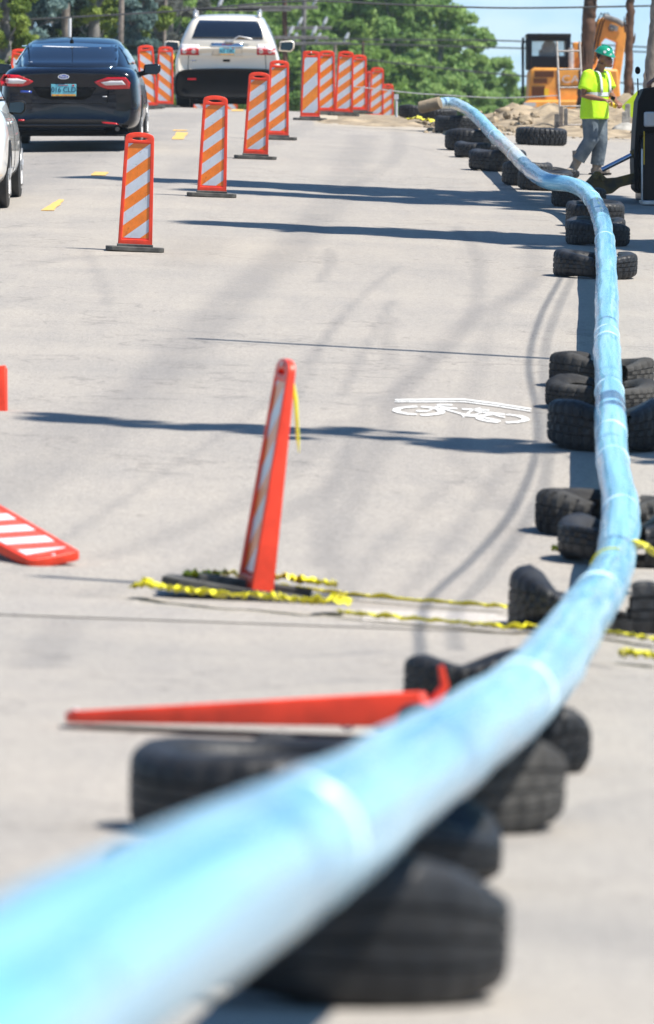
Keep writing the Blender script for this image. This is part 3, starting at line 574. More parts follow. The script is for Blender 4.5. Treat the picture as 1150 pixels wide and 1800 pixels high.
tyre_px(716, 1236, .52, .14, 'small dark tyre showing behind the foot of the fallen panel', seed=53, kinkw=.1)
tyre_px(0, 1337, .56, .14, 'blurred tyre crossing under the pipe with its inner hollow facing right', right=1056, notch=False, seed=48, droop=.02, kinkw=.14, rz=R(-10))
tyre_px(0, 1452, .80, .21, 'ribbed tyre right of the pipe with pale worn tread, above two nearer ones', right=1003, notch=False, seed=49, droop=.03, kinkw=.08, rz=R(-14), mt=M['rubber_dusty'])
tyre_px(222, 1482, .66, .21, 'large tyre crossing under the pipe, showing its round sidewall on the left', notch=False, seed=50, droop=.0, kinkw=.03, lug=.005, rz=R(-20), tilt=(.06, 0))
tyre_px(0, 1772, .74, .25, 'blurred nearest black tyre bulging out right below the pipe', right=882, notch=False, seed=52, droop=.05, kinkw=.09, lug=.004, rz=R(-20))

tyre_px(0, 1560, .60, .16, 'squashed smooth tyre between the ribbed one and the nearest one, right of the pipe', right=858, seed=55, kinkw=.16, droop=.05, lug=.003)

# ------------------------------------------------------------------ caution tape
def tape(pts, lab, wd=.07, tw=9, amp=.02, seed=1, group='yellow caution tape'):
    r = np.random.default_rng(seed); q = catmull(pts, 14); q = [Vector(p) for p in q]; m_ = MB(); vs = []; n = len(q); ph = r.uniform(0, 6)
    acc = 0
    for i, p in enumerate(q):
        tn = (q[min(i+1, n-1)]-q[max(i-1, 0)]).normalized(); acc += r.normal(0, .16)
        s_ = tn.cross(Vector((0, 0, 1))).normalized(); acc = max(-1.5, min(1.5, acc*.9)); ang = math.sin(i*.5+ph)*.35+acc*.25; d_ = s_*math.cos(ang)+Vector((0, 0, 1))*abs(math.sin(ang))*.6; wv = wd*1.35*(.6+.4*abs(math.sin(i*.27+ph)))
        pz = p+s_*r.normal(0, amp*.35)+Vector((0, 0, abs(math.sin(i*.6+ph*2))*amp+abs(r.normal(0, amp*.3))))
        for k in range(4): u = k/3-.5; vs.append(pz+d_*wv*u+Vector((0, 0, .01+(.012 if k % 2 else 0)+wv*.3*abs(math.sin(ang)))))
    fs = []; mi = []
    for i in range(n-1):
        for k in range(3): fs.append((i*4+k, i*4+k+1, i*4+k+5, i*4+k+4)); mi.append(1 if (k == 1 and (i % 5) == 1) else 0)
    m_.add(vs, fs); m_.m = mi; me = m_.mesh(); o = link('caution_tape', me, [M['tape'], M['tapeink']], ang=180); so_ = o.modifiers.new('th', 'SOLIDIFY'); so_.thickness = .0015
    return tag(o, lab, 'caution tape', group)
def gp(pts, h=.02): return [P(x, y)+Vector((0, 0, h)) for x, y in pts]
tape(gp([(242, 1060), (262, 1057), (290, 1066), (340, 1071), (400, 1078), (460, 1080), (520, 1087), (560, 1090), (596, 1084), (600, 1092)], .045), 'crumpled yellow tape looped along the front of the foreground panel base', seed=2, wd=.065)
tape(gp([(330, 1052), (380, 1050), (430, 1050), (470, 1054), (520, 1058), (560, 1065), (590, 1068)], .07), 'bunched yellow tape lying over the foreground panel base', seed=3, wd=.07)
tape(gp([(440, 1046), (520, 1048), (580, 1056), (680, 1066), (780, 1074), (890, 1082)], .02), 'thin yellow tape stretched from the foreground panel to the creased tyre', seed=4, wd=.04, amp=.004)
tape(gp([(600, 1094), (700, 1104), (800, 1112), (890, 1120), (935, 1119), (1000, 1128), (1060, 1128), (1110, 1136), (1160, 1144)], .02), 'nearer yellow tape running flat across the road under the pipe', seed=5, wd=.05, amp=.008)
tape(gp([(1090, 1172), (1120, 1174), (1160, 1180)], .02), 'short loose yellow tape piece at the right edge, nearest of all tape', seed=6, wd=.07)
tape([P(1160, 1050)+Vector((0, 0, .16)), P(1125, 1055)+Vector((0, 0, .22)), P(1105, 1075)+Vector((0, 0, .28))], 'bunched yellow tape tied at the right side of the pipe by the creased tyre', seed=7, wd=.09)
i = near_s(1085, 1005); c0 = pts[i]; tn = Vector(pts[i+1]-pts[i-1]).normalized(); u_ = tn.cross(Vector((0, 0, 1))).normalized(); w_ = u_.cross(tn)
m_ = MB(); q = [Vector(c0)+(u_*math.cos(a)+w_*math.sin(a))*(rad[i]+.008) for a in np.linspace(-.4, math.pi*.62, 16)]; m_.tube(q, .0035, 6); tag(m_.build('caution_tape', M['tape']), 'thin twisted yellow tape tied over the top of the pipe', 'caution tape', 'yellow caution tape')
tape(gp([(718, 216), (735, 214), (745, 218), (758, 218), (762, 221)], .02), 'small crumpled yellow tape on the road left of the far pipe end', seed=8, wd=.09, amp=.03)
tape(gp([(975, 983), (985, 984), (995, 986)], .02), 'tiny yellow tape end poking out from the bald cut tyre', seed=9, wd=.04)
tp = EDGE+Vector((.17, 0, 1.02)); m_ = MB(); m_.tube([tp, tp+Vector((.02, .0, -.12)), tp+Vector((.03, 0, -.30)), tp+Vector((.035, 0, -.36))], [(.006, .012), (.010, .014), (.008, .014), (.002, .004)], 6)
tag(m_.build('caution_tape', M['tape']), 'strip of yellow tape dangling from the top of the edge-on foreground panel', 'caution tape', 'yellow caution tape')

# ------------------------------------------------------------------ cars
def half_loft(rows, name, mt, parent, sub=1, hw_pts=None):
    pass
def lower_body(mb, prof):        # prof rows: y, halfwidth, zbottom, ztop
    sec = [(0, 0), (.78, 0), (.93, .05), (.99, .2), (1.0, .45), (.985, .72), (.95, .90), (.87, 1.0), (.55, 1.03), (0, 1.045)]
    ring = [(x, z) for x, z in sec]+[(-x, z) for x, z in sec[-2:0:-1]]; n = len(ring); vs = []
    for y, hw, zb, zt in prof: vs += [(x*hw, y, zb+z*(zt-zb)) for x, z in ring]
    fs = [(i*n+k, i*n+(k+1) % n, (i+1)*n+(k+1) % n, (i+1)*n+k) for i in range(len(prof)-1) for k in range(n)]
    fs += [tuple(range(n)), tuple(range((len(prof)-1)*n, len(prof)*n))[::-1]]; mb.add(vs, fs)
def cabin(mb, rows, z0):         # rows: y, hw at base, hw at roof, ztop
    vs = []
    for y, hb, ht, zt in rows:
        half = [(hb, z0-.08), (hb, z0), (hb*.6+ht*.4, z0+(zt-z0)*.45), (ht, zt-(zt-z0)*.16), (ht-.07, zt-.02), (ht*.5, zt), (0, zt+.008)]
        vs += [(x, y, max(z, z0-.08)) for x, z in half]+[(-x, y, max(z, z0-.08)) for x, z in half[-2::-1]]
    n = 13; fs = [(i*n+k, i*n+k+1, (i+1)*n+k+1, (i+1)*n+k) for i in range(len(rows)-1) for k in range(n-1)]; fs += [tuple(range(n)), tuple(range((len(rows)-1)*n, len(rows)*n))[::-1]]; mb.add(vs, fs)
def evalmesh(o):
    dg = bpy.context.evaluated_depsgraph_get(); dg.update(); m_ = bpy.data.meshes.new_from_object(o.evaluated_get(dg)); return m_
def patch(bvh, poly, axis, name, mt, parent, off=.004, thick=.006, step=.07, sgn=1):
    bm = bmesh.new(); bm.faces.new([bm.verts.new((a, b, 0)) for a, b in poly]); us = [p[0] for p in poly]; vs = [p[1] for p in poly]
    for ax, lo, hi in ((0, min(us), max(us)), (1, min(vs), max(vs))):
        k = int((hi-lo)/step)
        for j in range(1, k+1):
            co = [0, 0, 0]; no = [0, 0, 0]; co[ax] = lo+(hi-lo)*j/(k+1); no[ax] = 1
            bmesh.ops.bisect_plane(bm, geom=bm.verts[:]+bm.edges[:]+bm.faces[:], plane_co=co, plane_no=no)
    D = {'y': Vector((0, 1, 0)), 'x': Vector((-1, 0, 0)), '-x': Vector((1, 0, 0))}[axis]
    for v in bm.verts:
        o_ = Vector((v.co.x, -3, v.co.y)) if axis == 'y' else Vector((3 if axis == 'x' else -3, v.co.x, v.co.y))
        hit = bvh.ray_cast(o_, D)[0]; v.co = (hit-D*off) if hit else (o_+D*3)
    me = bpy.data.meshes.new(name); bm.to_mesh(me); bm.free()
    o = link(name, me, mt, parent, ang=180); s_ = o.modifiers.new('th', 'SOLIDIFY'); s_.thickness = thick; s_.offset = 0
    return o
def wheels(root, pos, r=.33, wd=.22, rimm='alu'):
    for (x, y) in pos:
        sx = 1 if x > 0 else -1; m_ = MB(); c = x
        m_.tube([(c-wd/2, y, r), (c-wd*.42, y, r), (c+wd*.42, y, r), (c+wd/2, y, r)], [r*.9, r, r, r*.9], 32, cap=True); wo = m_.build('wheel', M['rubber'], root, ang=30)
        m_ = MB(); xo = c+sx*wd/2; m_.tube([(xo-sx*.02, y, r), (xo+sx*.006, y, r)], [r*.68, r*.66], 28)
        for k in range(5):
            a = 2*math.pi*k/5; m_.box((xo+sx*.008, y+.12*math.sin(a), r+.12*math.cos(a)), (.02, .05, .2), rot=(-a, 0, 0))
        m_.build('rim', M[rimm], wo)
def mirror(root, x, y, z, s=1, w_=.2, h_=.14, paint='blackpaint', glass='mglass'):
    m_ = MB(); c = x+s*w_*.5; m_.prism([(c-s*w_*.5, z-h_*.42), (c+s*w_*.3, z-h_*.5), (c+s*w_*.5, z-h_*.2), (c+s*w_*.52, z+h_*.35), (c+s*w_*.3, z+h_*.5), (c-s*w_*.42, z+h_*.42)], y-.07, y+.07); mo = m_.build('side_mirror', M[paint], root, bevel=.02)
    m_ = MB(); m_.tube([(x-s*.12, y+.04, z-h_*.6), (x+s*.06, y+.01, z-h_*.25)], .035, 8); m_.build('mirror_arm', M['blackpl'], mo)
    m_ = MB(); m_.prism([(c-s*w_*.40, z-h_*.33), (c+s*w_*.26, z-h_*.40), (c+s*w_*.42, z-h_*.15), (c+s*w_*.43, z+h_*.28), (c+s*w_*.26, z+h_*.4), (c-s*w_*.34, z+h_*.33)], y-.076, y-.069); m_.build('mirror_glass', M[glass], mo); return mo
# --- black sedan
def sedan(name, loc, label, paint, hwid=.925, grey=False, rot=0):
    root = thing(name, loc, label, 'car', rot=(math.atan(.030), 0, rot)); m_ = MB(); k = hwid/.925
    lower_body(m_, [(.06, .74*k, .42, .90), (.0, .80*k, .36, 1.00), (.03, .86*k, .30, 1.05), (.16, .905*k, .27, 1.09), (.5, .925*k, .24, 1.11), (1.1, .925*k, .22, 1.06), (2.4, .925*k, .22, 1.01), (3.7, .92*k, .22, .98), (4.4, .88*k, .24, .84), (4.75, .78*k, .28, .74), (4.86, .6*k, .34, .66)])
    cabin(m_, [(.42, .70*k, .62*k, 1.10), (.75, .78*k, .62*k, 1.24), (1.15, .83*k, .62*k, 1.40), (1.6, .845*k, .61*k, 1.46), (2.3, .85*k, .62*k, 1.48), (2.8, .84*k, .62*k, 1.44), (3.3, .80*k, .62*k, 1.22), (3.75, .74*k, .62*k, 1.0)], 1.0)
    body = m_.build('body', M[paint], root, sub=2); em = evalmesh(body); bvh = BVHTree.FromPolygons([v.co.copy() for v in em.vertices], [tuple(p.vertices) for p in em.polygons])
    wheels(root, [(.80*k, .98), (-.80*k, .98), (.80*k, 3.85), (-.80*k, 3.85)])
    for s_, ax in ((1, 'x'), (-1, '-x')):
        for yc in (.98, 3.85):
            patch(bvh, [(yc+.40*math.cos(a), .33+.40*math.sin(a)) for a in np.linspace(.05, math.pi-.05, 14)]+[(yc-.38, .26), (yc+.38, .26)], ax, 'wheel_arch', M['blackpl'], root, step=.1)
        patch(bvh, [(1.0, 1.13), (3.25, 1.09), (3.05, 1.2), (2.6, 1.36), (1.8, 1.40), (1.3, 1.35)], ax, 'side_window', M['glass'], root, step=.12)
    return root, body, bvh
FY = P(124, 269).y; FX = (124-575)/F*FY
car, body, bvh = sedan('parked_car', (FX, FY, g(FX, FY)+.012), 'black sedan with a blue licence plate, stopped ahead of the silver car', 'blackpaint')
def xz(px, py): return ((px-124)*FY/F, (269-py)*FY/F)
def pz(*q): return [xz(*p) for p in q]
patch(bvh, pz((36, 120), (205, 121), (206, 103), (202, 84), (120, 80), (40, 83), (33, 103)), 'y', 'rear_window', M['glass'], car, off=.006)
tl = patch(bvh, pz((166, 146), (190, 138), (222, 138), (230, 147), (229, 158), (190, 159), (176, 154)), 'y', 'tail_light', M['redlens'], car, off=.008, step=.05); patch(bvh, pz((178, 147), (196, 144), (216, 144), (222, 151), (196, 152), (186, 152)), 'y', 'lamp_lens', M['clearlens'], tl, off=.014, step=.05)
tl = patch(bvh, pz((60, 145), (34, 134), (8, 133), (2, 142), (3, 153), (40, 154), (52, 151)), 'y', 'tail_light', M['redlens'], car, off=.008, step=.05); patch(bvh, pz((48, 144), (32, 140), (11, 140), (7, 148), (28, 149), (42, 149)), 'y', 'lamp_lens', M['clearlens'], tl, off=.014, step=.05)
bv = patch(bvh, pz((58, 155), (170, 156), (160, 172), (150, 177), (90, 177), (70, 172)), 'y', 'plate_recess', M['blackpl'], car, off=.003)
def flat_on(bvh, x, z, off=.02): h = bvh.ray_cast(Vector((x, -3, z)), Vector((0, 1, 0)))[0]; return (h.y if h else 0)-off
def licence(bvh, root, px0, py0, px1, py1, fxz, txt):
    (x0, z1), (x1, z0) = fxz(px0, py0), fxz(px1, py1); cx = (x0+x1)/2; cz = (z0+z1)/2; w_ = x1-x0; h_ = z1-z0; y = flat_on(bvh, cx, cz, .03)
    m_ = MB(); m_.box((cx, y, cz), (w_, .012, h_)); p = m_.build('licence_plate', M['plate'], root, bevel=.003)
    m_ = MB(); m_.box((cx, y-.007, z0+h_*.09), (w_*.96, .004, h_*.15)); m_.build('plate_band', M['plate_lo'], p, smooth=False)
    me = text_mesh(txt, h_*.62, .0008, loc=(cx, y-.009, cz+h_*.02), sx=.43*w_/h_); link('plate_lettering', me, M['ink'], p, smooth=False)
    m_ = MB(); m_.box((cx+w_*.38, y-.008, z1-h_*.10), (w_*.08, .003, h_*.14)); m_.box((cx-w_*.02, y-.008, z1-h_*.09), (w_*.4, .002, h_*.05)); m_.build('plate_sticker', M['redlens'], p, smooth=False)
licence(bvh, car, 91, 150, 135, 171, xz, '016 CLD')
x, z = xz(113, 137); y = flat_on(bvh, x, z, .012); m_ = MB(); m_.tube([(x, y+.01, z), (x, y-.006, z)], [(.033, .075)]*2, 24); bd = m_.build('badge', M['chrome'], car)
m_ = MB(); m_.tube([(x, y, z), (x, y-.009, z)], [(.025, .064)]*2, 24); m_.build('badge_field', M['blue'], bd); link('badge_lettering', text_mesh('Ford', .045, loc=(x, y-.012, z)), M['white'], bd, smooth=False)
patch(bvh, pz((45, 113), (55, 112), (54, 117), (44, 118)), 'y', 'window_sticker', M['white'], car, off=.012, thick=.002); patch(bvh, pz((47, 114), (53, 113.6), (52, 116), (46, 116.4)), 'y', 'sticker_print', M['redlens'], car, off=.015, thick=.002)
patch(bvh, pz((70, 85.2), (174, 88), (174, 89.2), (70, 86.4)), 'y', 'window_lettering', M['white'], car, off=.010, thick=.002)
patch(bvh, pz((37, 161), (57, 162), (57, 166), (37, 165)), 'y', 'trunk_badge', M['blue'], car, off=.006, thick=.003); patch(bvh, pz((181, 171), (189, 171), (189, 172.5), (181, 172.5)), 'y', 'trunk_badge', M['white'], car, off=.006, thick=.003)
patch(bvh, pz((179, 216), (205, 218), (210, 221), (182, 219)), 'y', 'bumper_reflector', M['redlens'], car, off=.008); patch(bvh, pz((33, 212), (44, 212), (44, 214.5), (33, 214.5)), 'y', 'bumper_reflector', M['redlens'], car, off=.008)
patch(bvh, pz((12, 218), (60, 211), (180, 212), (226, 222), (226, 240), (12, 236)), 'y', 'bumper_valance', M['blackpl'], car, off=.004)
patch(bvh, pz((192, 158), (193.5, 158), (190, 183), (188.5, 183)), 'y', 'trunk_seam', M['blackpl'], car, off=.002, thick=.003)
patch(bvh, pz((20, 182), (60, 183.5), (190, 184), (190, 185), (60, 184.7), (20, 183.2)), 'y', 'trunk_seam', M['blackpl'], car, off=.002, thick=.003)
m_ = MB(); ax, az = xz(122, 77); y0 = 1.15; m_.tube([(ax, y0, az-.03), (ax, y0, az+.02)], [.028, .02], 12); m_.tube([(ax, y0, az), (ax+.005, y0-.04, az+.35)], [.006, .003], 6); m_.build('roof_antenna', M['blackpl'], car)
mirror(car, .88, 2.85, 1.03, 1, .24, .15); mirror(car, -.88, 2.85, 1.03, -1, .24, .15)
m_ = MB(); m_.tube([(.62, -.01, .30), (.62, .2, .31)], [.028, .028], 14); m_.build('exhaust_tip', M['steel'], car)
# underbody + rear tyres sit visible below bumper
m_ = MB(); m_.box((0, 2.4, .27), (1.5, 4.2, .14)); m_.build('underbody', M['blackpl'], car)

# --- silver sedan at the left edge
SY = P(12, 367).y-.98; SX = -3.40-.925+.06
car2, body2, bvh2 = sedan('parked_car', (SX, SY, g(SX, SY)+.012), 'silver sedan cut off by the left edge of the photo, nearest vehicle', 'silver')
mirror(car2, .80, 3.0, 1.02, 1, .2, .15, 'blackpl'); mirror(car2, -.86, 3.0, 1.02, -1, .2, .15, 'blackpl')
patch(bvh2, [(2.15, .3), (2.165, .3), (2.165, .98), (2.15, .98)], 'x', 'door_seam', M['blackpl'], car2, off=.002, thick=.003)
patch(bvh2, [(1.5, .88), (1.72, .88), (1.72, .91), (1.5, .91)], 'x', 'door_handle', M['chrome'], car2, off=.02, thick=.02)
m_ = MB(); m_.box((0, 2.4, .27), (1.5, 4.2, .14)); m_.build('underbody', M['blackpl'], car2)

# --- light SUV
VD = 128.; VX = (400-575)/F*VD; VZ = g(VX, VD)+.012; VPY = 250+F*(CZ-VZ)/VD
suv = thing('parked_car', (VX, VD, VZ), 'champagne SUV with roof rails on the crest, rear window wiper lying on the glass', 'SUV', rot=(.005, 0, 0))
m_ = MB(); lower_body(m_, [(.10, .84, .66, 1.02), (.02, .90, .62, 1.08), (.0, .95, .60, 1.14), (.14, .985, .56, 1.16), (.6, .995, .34, 1.16), (2.2, .995, .28, 1.13), (3.9, .99, .28, 1.10), (4.6, .95, .30, 1.0), (5.0, .85, .34, .92), (5.1, .7, .4, .84)])
cabin(m_, [(.06, .90, .72, 1.25), (.14, .93, .72, 1.52), (.34, .94, .70, 1.74), (.8, .95, .70, 1.79), (2.2, .95, .72, 1.80), (3.0, .94, .72, 1.74), (3.6, .90, .72, 1.42), (4.0, .86, .72, 1.14)], 1.08)
sb = m_.build('body', M['champagne'], suv, sub=2); em = evalmesh(sb); vb = BVHTree.FromPolygons([v.co.copy() for v in em.vertices], [tuple(p.vertices) for p in em.polygons])
SVZ0 = 192.
def vxz(px, py): return ((px-400)*VD/F, (SVZ0-py)*VD/F)
def vz(*q): return [vxz(*p) for p in q]
wheels(suv, [(.84, 1.0), (-.84, 1.0), (.84, 4.0), (-.84, 4.0)], .38, .26)
patch(vb, vz((338, 68), (463, 70), (460, 52), (453, 38), (350, 36), (345, 48)), 'y', 'rear_window', M['glass'], suv, off=.008)
for side in (0, 1):
    x0 = 317 if side == 0 else 451; lb = patch(vb, vz((x0, 97), (x0+34, 98), (x0+34, 79), (x0+2, 78)), 'y', 'tail_light', M['clearlens'], suv, off=.008, step=.05)
    patch(vb, vz((x0+1, 97), (x0+33, 97.5), (x0+33, 85.5), (x0+1, 85)), 'y', 'red_lamp', M['redlens'], lb, off=.014, step=.05)
    for cx in (x0+8, x0+24): patch(vb, [vxz(cx+4*math.cos(a), 91+4*math.sin(a)) for a in np.linspace(0, 2*math.pi, 12)[:-1]][::-1], 'y', 'round_lamp', M['clearlens'], lb, off=.018, step=.2, thick=.004)
hb = patch(vb, vz((372, 83), (428, 84), (428, 77), (372, 76)), 'y', 'chrome_bar', M['chrome'], suv, off=.015, thick=.02); x, z = vxz(400, 80); link('bar_lettering', text_mesh('GMC', .07, loc=(x, flat_on(vb, x, z, .03), z), sx=1.3), M['redink'], hb, smooth=False)
patch(vb, vz((372, 98), (428, 99), (424, 84.5), (376, 84)), 'y', 'plate_recess', mat('shaded_recess', (.66, .60, .50), .4, metal=.3, coat=1), suv, off=.003)
licence(vb, suv, 386, 84.5, 413, 97, vxz, '302 CBC')
m_ = MB(); lower_body(m_, [(.02, .80, .30, .74), (-.05, .93, .22, .71), (-.04, .99, .20, .73), (.14, 1.0, .18, .75), (.5, 1.0, .20, .72), (.62, .90, .24, .66)]); m_.build('bumper', M['blackpl'], suv, sub=2)  # black plastic bumper; the shade low on the tail is in its black too
m_ = MB(); m_.box((0, .3, .2), (1.3, .3, .22)); m_.build('rear_axle', M['blackpl'], suv, bevel=.03)
patch(vb, vz((312, 131), (330, 128.4), (470, 130.4), (488, 133), (488, 131), (470, 128.8), (330, 126.6), (312, 129)), 'y', 'bumper_step', M['chrome'], suv, off=.02, thick=.02)
m_ = MB(); x, z = vxz(338, 139.5); m_.box((x, -.055, z), (.16, .02, .03)); m_.build('bumper_reflector', M['redlens'], suv)
patch(vb, vz((392, 105), (405, 105), (404, 109), (393, 109)), 'y', 'gate_handle', M['blackpl'], suv, off=.006); patch(vb, vz((448, 123), (465, 123.5), (465, 126), (448, 125.5)), 'y', 'gate_badge', M['chrome'], suv, off=.006, thick=.004); patch(vb, vz((335, 106), (346, 106), (345, 108.5), (336, 108.5)), 'y', 'gate_badge', M['chrome'], suv, off=.004, thick=.004)
patch(vb, vz((330, 126), (331, 126), (334, 78), (333, 78)), 'y', 'gate_seam', M['blackpl'], suv, off=.002, thick=.003); patch(vb, vz((468, 128), (469, 128), (466, 80), (465, 80)), 'y', 'gate_seam', M['blackpl'], suv, off=.002, thick=.003)
x, z = vxz(404, 73); y = flat_on(vb, x, z, .03); m_ = MB(); m_.box((x, y, z), (.16, .05, .05)); m_.tube([(x+.02, y-.02, z), (x+.18, y-.01, z+.09), (x+.42, y-.0, z+.04)], .012, 6); m_.build('rear_wiper', M['alu'], suv, bevel=.005)
for s_ in (-1, 1):
    m_ = MB(); m_.tube([(s_*.60, .42, 1.74), (s_*.60, .50, 1.83), (s_*.60, .7, 1.86), (s_*.60, 2.4, 1.87), (s_*.60, 2.6, 1.80)], .022, 8); m_.tube([(s_*.60, .48, 1.74), (s_*.60, .50, 1.84)], .045, 10); m_.build('roof_rail', M['alu'], suv)
m_ = MB(); m_.tube([(-.60, .62, 1.865), (.60, .62, 1.865)], .014, 6); m_.build('roof_crossbar', M['blackpl'], suv)
m_ = MB(); m_.tube([(0, 1.0, 1.78), (0, .97, 2.0)], [.006, .003], 6); m_.build('roof_antenna', M['blackpl'], suv)
mirror(suv, .94, 3.0, 1.20, 1, .30, .22, 'champagne'); mirror(suv, -.94, 3.0, 1.20, -1, .30, .22, 'champagne')
for ax in ('x', '-x'): patch(vb, [(.5, 1.2), (3.5, 1.18), (3.2, 1.42), (2.8, 1.62), (.9, 1.66), (.5, 1.5)], ax, 'side_window', M['glass'], suv, step=.12)
m_ = MB(); m_.box((0, 2.5, .34), (1.6, 4.4, .2)); m_.build('underbody', M['blackpl'], suv)

# --- amber warning light on the panel
p = Q(298, 101, 126.2); m_ = MB(); m_.tube([p+Vector((0, -.05, 0)), p+Vector((0, -.03, 0)), p+Vector((0, .03, 0)), p+Vector((0, .05, 0))], [.07, .095, .095, .07], 24); 
bl = thing('warning_light', p-Vector((0, 0, .1)), 'round amber flasher mounted above a panel left of the SUV', 'warning light'); off_ = Matrix.Translation(-bl.location)
me = m_.mesh(); me.transform(off_); link('amber_lens', me, M['amber'], bl); m_ = MB(); m_.box((0, 0, -.01), (.14, .08, .12)); m_.build('lamp_case', mat('lamp_case', (.8, .40, .03), .5), bl, bevel=.01)

# ------------------------------------------------------------------ person
def person(loc, label, rz=0, pose='walk', scale=1.0):
    root = thing('person', loc, label, 'person', rot=(0, 0, rz)); root.scale = (scale,)*3; V = Vector
    f = V((.80, -.60, 0)); rt = V((-.60, -.80, 0))     # facing, his right
    hipc = V((.02, 0, .86)); hr = hipc+rt*.09; hl = hipc-rt*.09
    shc = V((.045, 0, 1.27)); sr = shc+rt*.185; sl_ = shc-rt*.185
    if pose == 'walk':
        kr = V((-.035, -.10, .44)); ar = V((-.20, -.06, .17)); kl = V((.10, .02, .44)); al = V((.055, .06, .10))
        er = V((-.135, -.20, 1.01)); wr = V((.12, -.27, .955)); el = V((.24, .06, 1.02)); wl = V((.29, -.17, .93))
    else:
        kr = hr+V((0, 0, -.42)); ar = kr+V((0, 0, -.34)); kl = hl+V((.02, 0, -.42)); al = kl+V((0, 0, -.34)); er = V((-.22, -.15, 1.0)); wr = V((-.32, -.25, .93)); el = V((.24, .06, 1.02)); wl = V((.29, -.17, .93))
    nk = shc+V((.03, 0, .06)); hd = V((.15, -.03, 1.49)); hf = (f*.95+V((0, 0, -.30))).normalized()
    b = MB()
    b.tube([hipc-V((0, 0, .05)), hipc+V((0, 0, .08)), (hipc+shc)/2, shc-V((0, 0, .08)), shc+V((0, 0, .03))], [(.10, .15), (.10, .155), (.10, .145), (.11, .17), (.07, .12)], 16, up=f)
    b.tube([shc, nk+V((.02, 0, .03)), hd+V((-.03, 0, -.06))], [.065, .056, .06], 12)
    for h_, k_, a_ in ((hr, kr, ar), (hl, kl, al)):
        b.tube([h_, h_*.6+k_*.4, k_, k_*.6+a_*.4, a_], [.09, .08, .055, .052, .036], 12)
    for s_, e_, w_ in ((sr, er, wr), (sl_, el, wl)):
        b.tube([s_-V((0, 0, .01)), s_*.5+e_*.5, e_, e_*.55+w_*.45, w_], [.055, .047, .039, .038, .026], 12); b.ball(s_, .06)
    # head with face
    b.ball(hd+V((0, 0, .02)), (.088, .078, .105), 16, 10); up2 = V((0, 0, 1)); fc = hd+hf*.05+V((0, 0, -.035)); b.ball(fc, (.062, .060, .075), 14, 9)
    b.ball(hd+hf*.095+V((0, 0, -.012)), (.018, .015, .022), 8, 6); b.ball(hd+hf*.090+V((0, 0, -.078)), (.03, .028, .022), 8, 6)
    hs = rt; b.ball(hd+hs*.080+V((-.005, 0, -.01)), (.018, .012, .03), 8, 6); b.ball(hd-hs*.080+V((-.005, 0, -.01)), (.018, .012, .03), 8, 6)
    # hands with five fingers
    for w_, e_, sd in ((wr, er, 1), (wl, el, -1)):
        dr = (w_-e_).normalized(); 
        if sd == -1: dr = V((.35, -.85, -.25)).normalized()
        dn = V((0, 0, -1)); dn = (dn-dr*dn.dot(dr)).normalized(); ac = dr.cross(dn).normalized(); pm = w_+dr*.05; b.tube([w_-dr*.01, pm, w_+dr*.09], [(.022, .03), (.018, .042), (.014, .04)], 10, up=dn)
        for j, ln in enumerate((.070, .078, .072, .058)):
            q0 = w_+dr*.085+ac*(j-1.5)*.020; q1 = q0+dr*ln*.45+dn*.006; q2 = q1+dr*ln*.2+dn*ln*.40; q3 = q2-dr*ln*.12+dn*ln*.3; b.tube([q0, q1, q2, q3], [.0098, .009, .0082, .007], 8)
        t0 = w_+dr*.03-ac*.03*sd; b.tube([t0, t0+dr*.03-ac*.022*sd+dn*.012, t0+dr*.062-ac*.018*sd+dn*.03], [.0125, .0105, .009], 8)
    b.fused('body', M['skin'], root, vox=.0075, smooth=4)
    # shirt
    s = MB(); lo = hipc+V((-.0, 0, -.15)); s.tube([lo, hipc+V((0, 0, -.03)), (hipc+shc)/2-V((0, 0, .05)), shc-V((0, 0, .13)), shc-V((0, 0, .03)), shc+V((.01, 0, .045))], [(.165, .225), (.165, .22), (.155, .205), (.15, .21), (.12, .19), (.065, .09)], 22, up=f)
    for s_, e_ in ((sr, er), (sl_, el)):
        m2 = s_*.28+e_*.72; s.tube([s_*.75+shc*.25+V((0, 0, -.0)), s_, s_*.6+e_*.4, m2], [.08, .084, .088, .092], 14)
    s.fused('shirt', M['lime'], root, vox=.012, smooth=5)
    # bands
    def ringband(c, ra, rb_, h_, nm):
        q = MB(); q.tube([c-V((0, 0, h_/2)), c+V((0, 0, h_/2))], [(ra, rb_)]*2, 40, cap=False, up=f); q.build(nm, M['band'], root)
    wc = (hipc+shc)/2-V((0, 0, .04)); ringband(wc, .161, .212, .05, 'reflective_band')
    for sd in (1, -1):
        q = MB(); ps = []
        for k in range(9):
            t_ = k/8; a = t_*math.pi*.52; zc = wc.z+.02+(shc.z+.035-wc.z)*math.sin(a); fw = .168*math.cos(a)**.35 if a < 1.5 else .02
            ps.append(V((shc.x*t_+wc.x*(1-t_), 0, zc))+rt*sd*.095+f*(fw-.012*t_))
        vs = [p+rt*x for p in ps for x in (-.024, .024)]; q.add(vs, [(2*i, 2*i+1, 2*i+3, 2*i+2) for i in range(8)]); oo = q.build('reflective_band', M['band'], root); z_ = oo.modifiers.new('t', 'SOLIDIFY'); z_.thickness = .006
    # jeans
    j = MB(); j.tube([hipc+V((0, 0, .06)), hipc-V((0, 0, .03)), hipc-V((0, 0, .10))], [(.115, .165), (.125, .172), (.10, .16)], 18, up=f)
    for h_, k_, a_ in ((hr, kr, ar), (hl, kl, al)):
        an = k_*.14+a_*.86; j.tube([h_, h_*.7+k_*.3, h_*.35+k_*.65, k_, k_*.6+a_*.4, an, an+(a_-k_)*.06], [.115, .112, .10, .094, .092, .088, .094], 16)
    j.fused('jeans', M['jeans'], root, vox=.011, smooth=3)
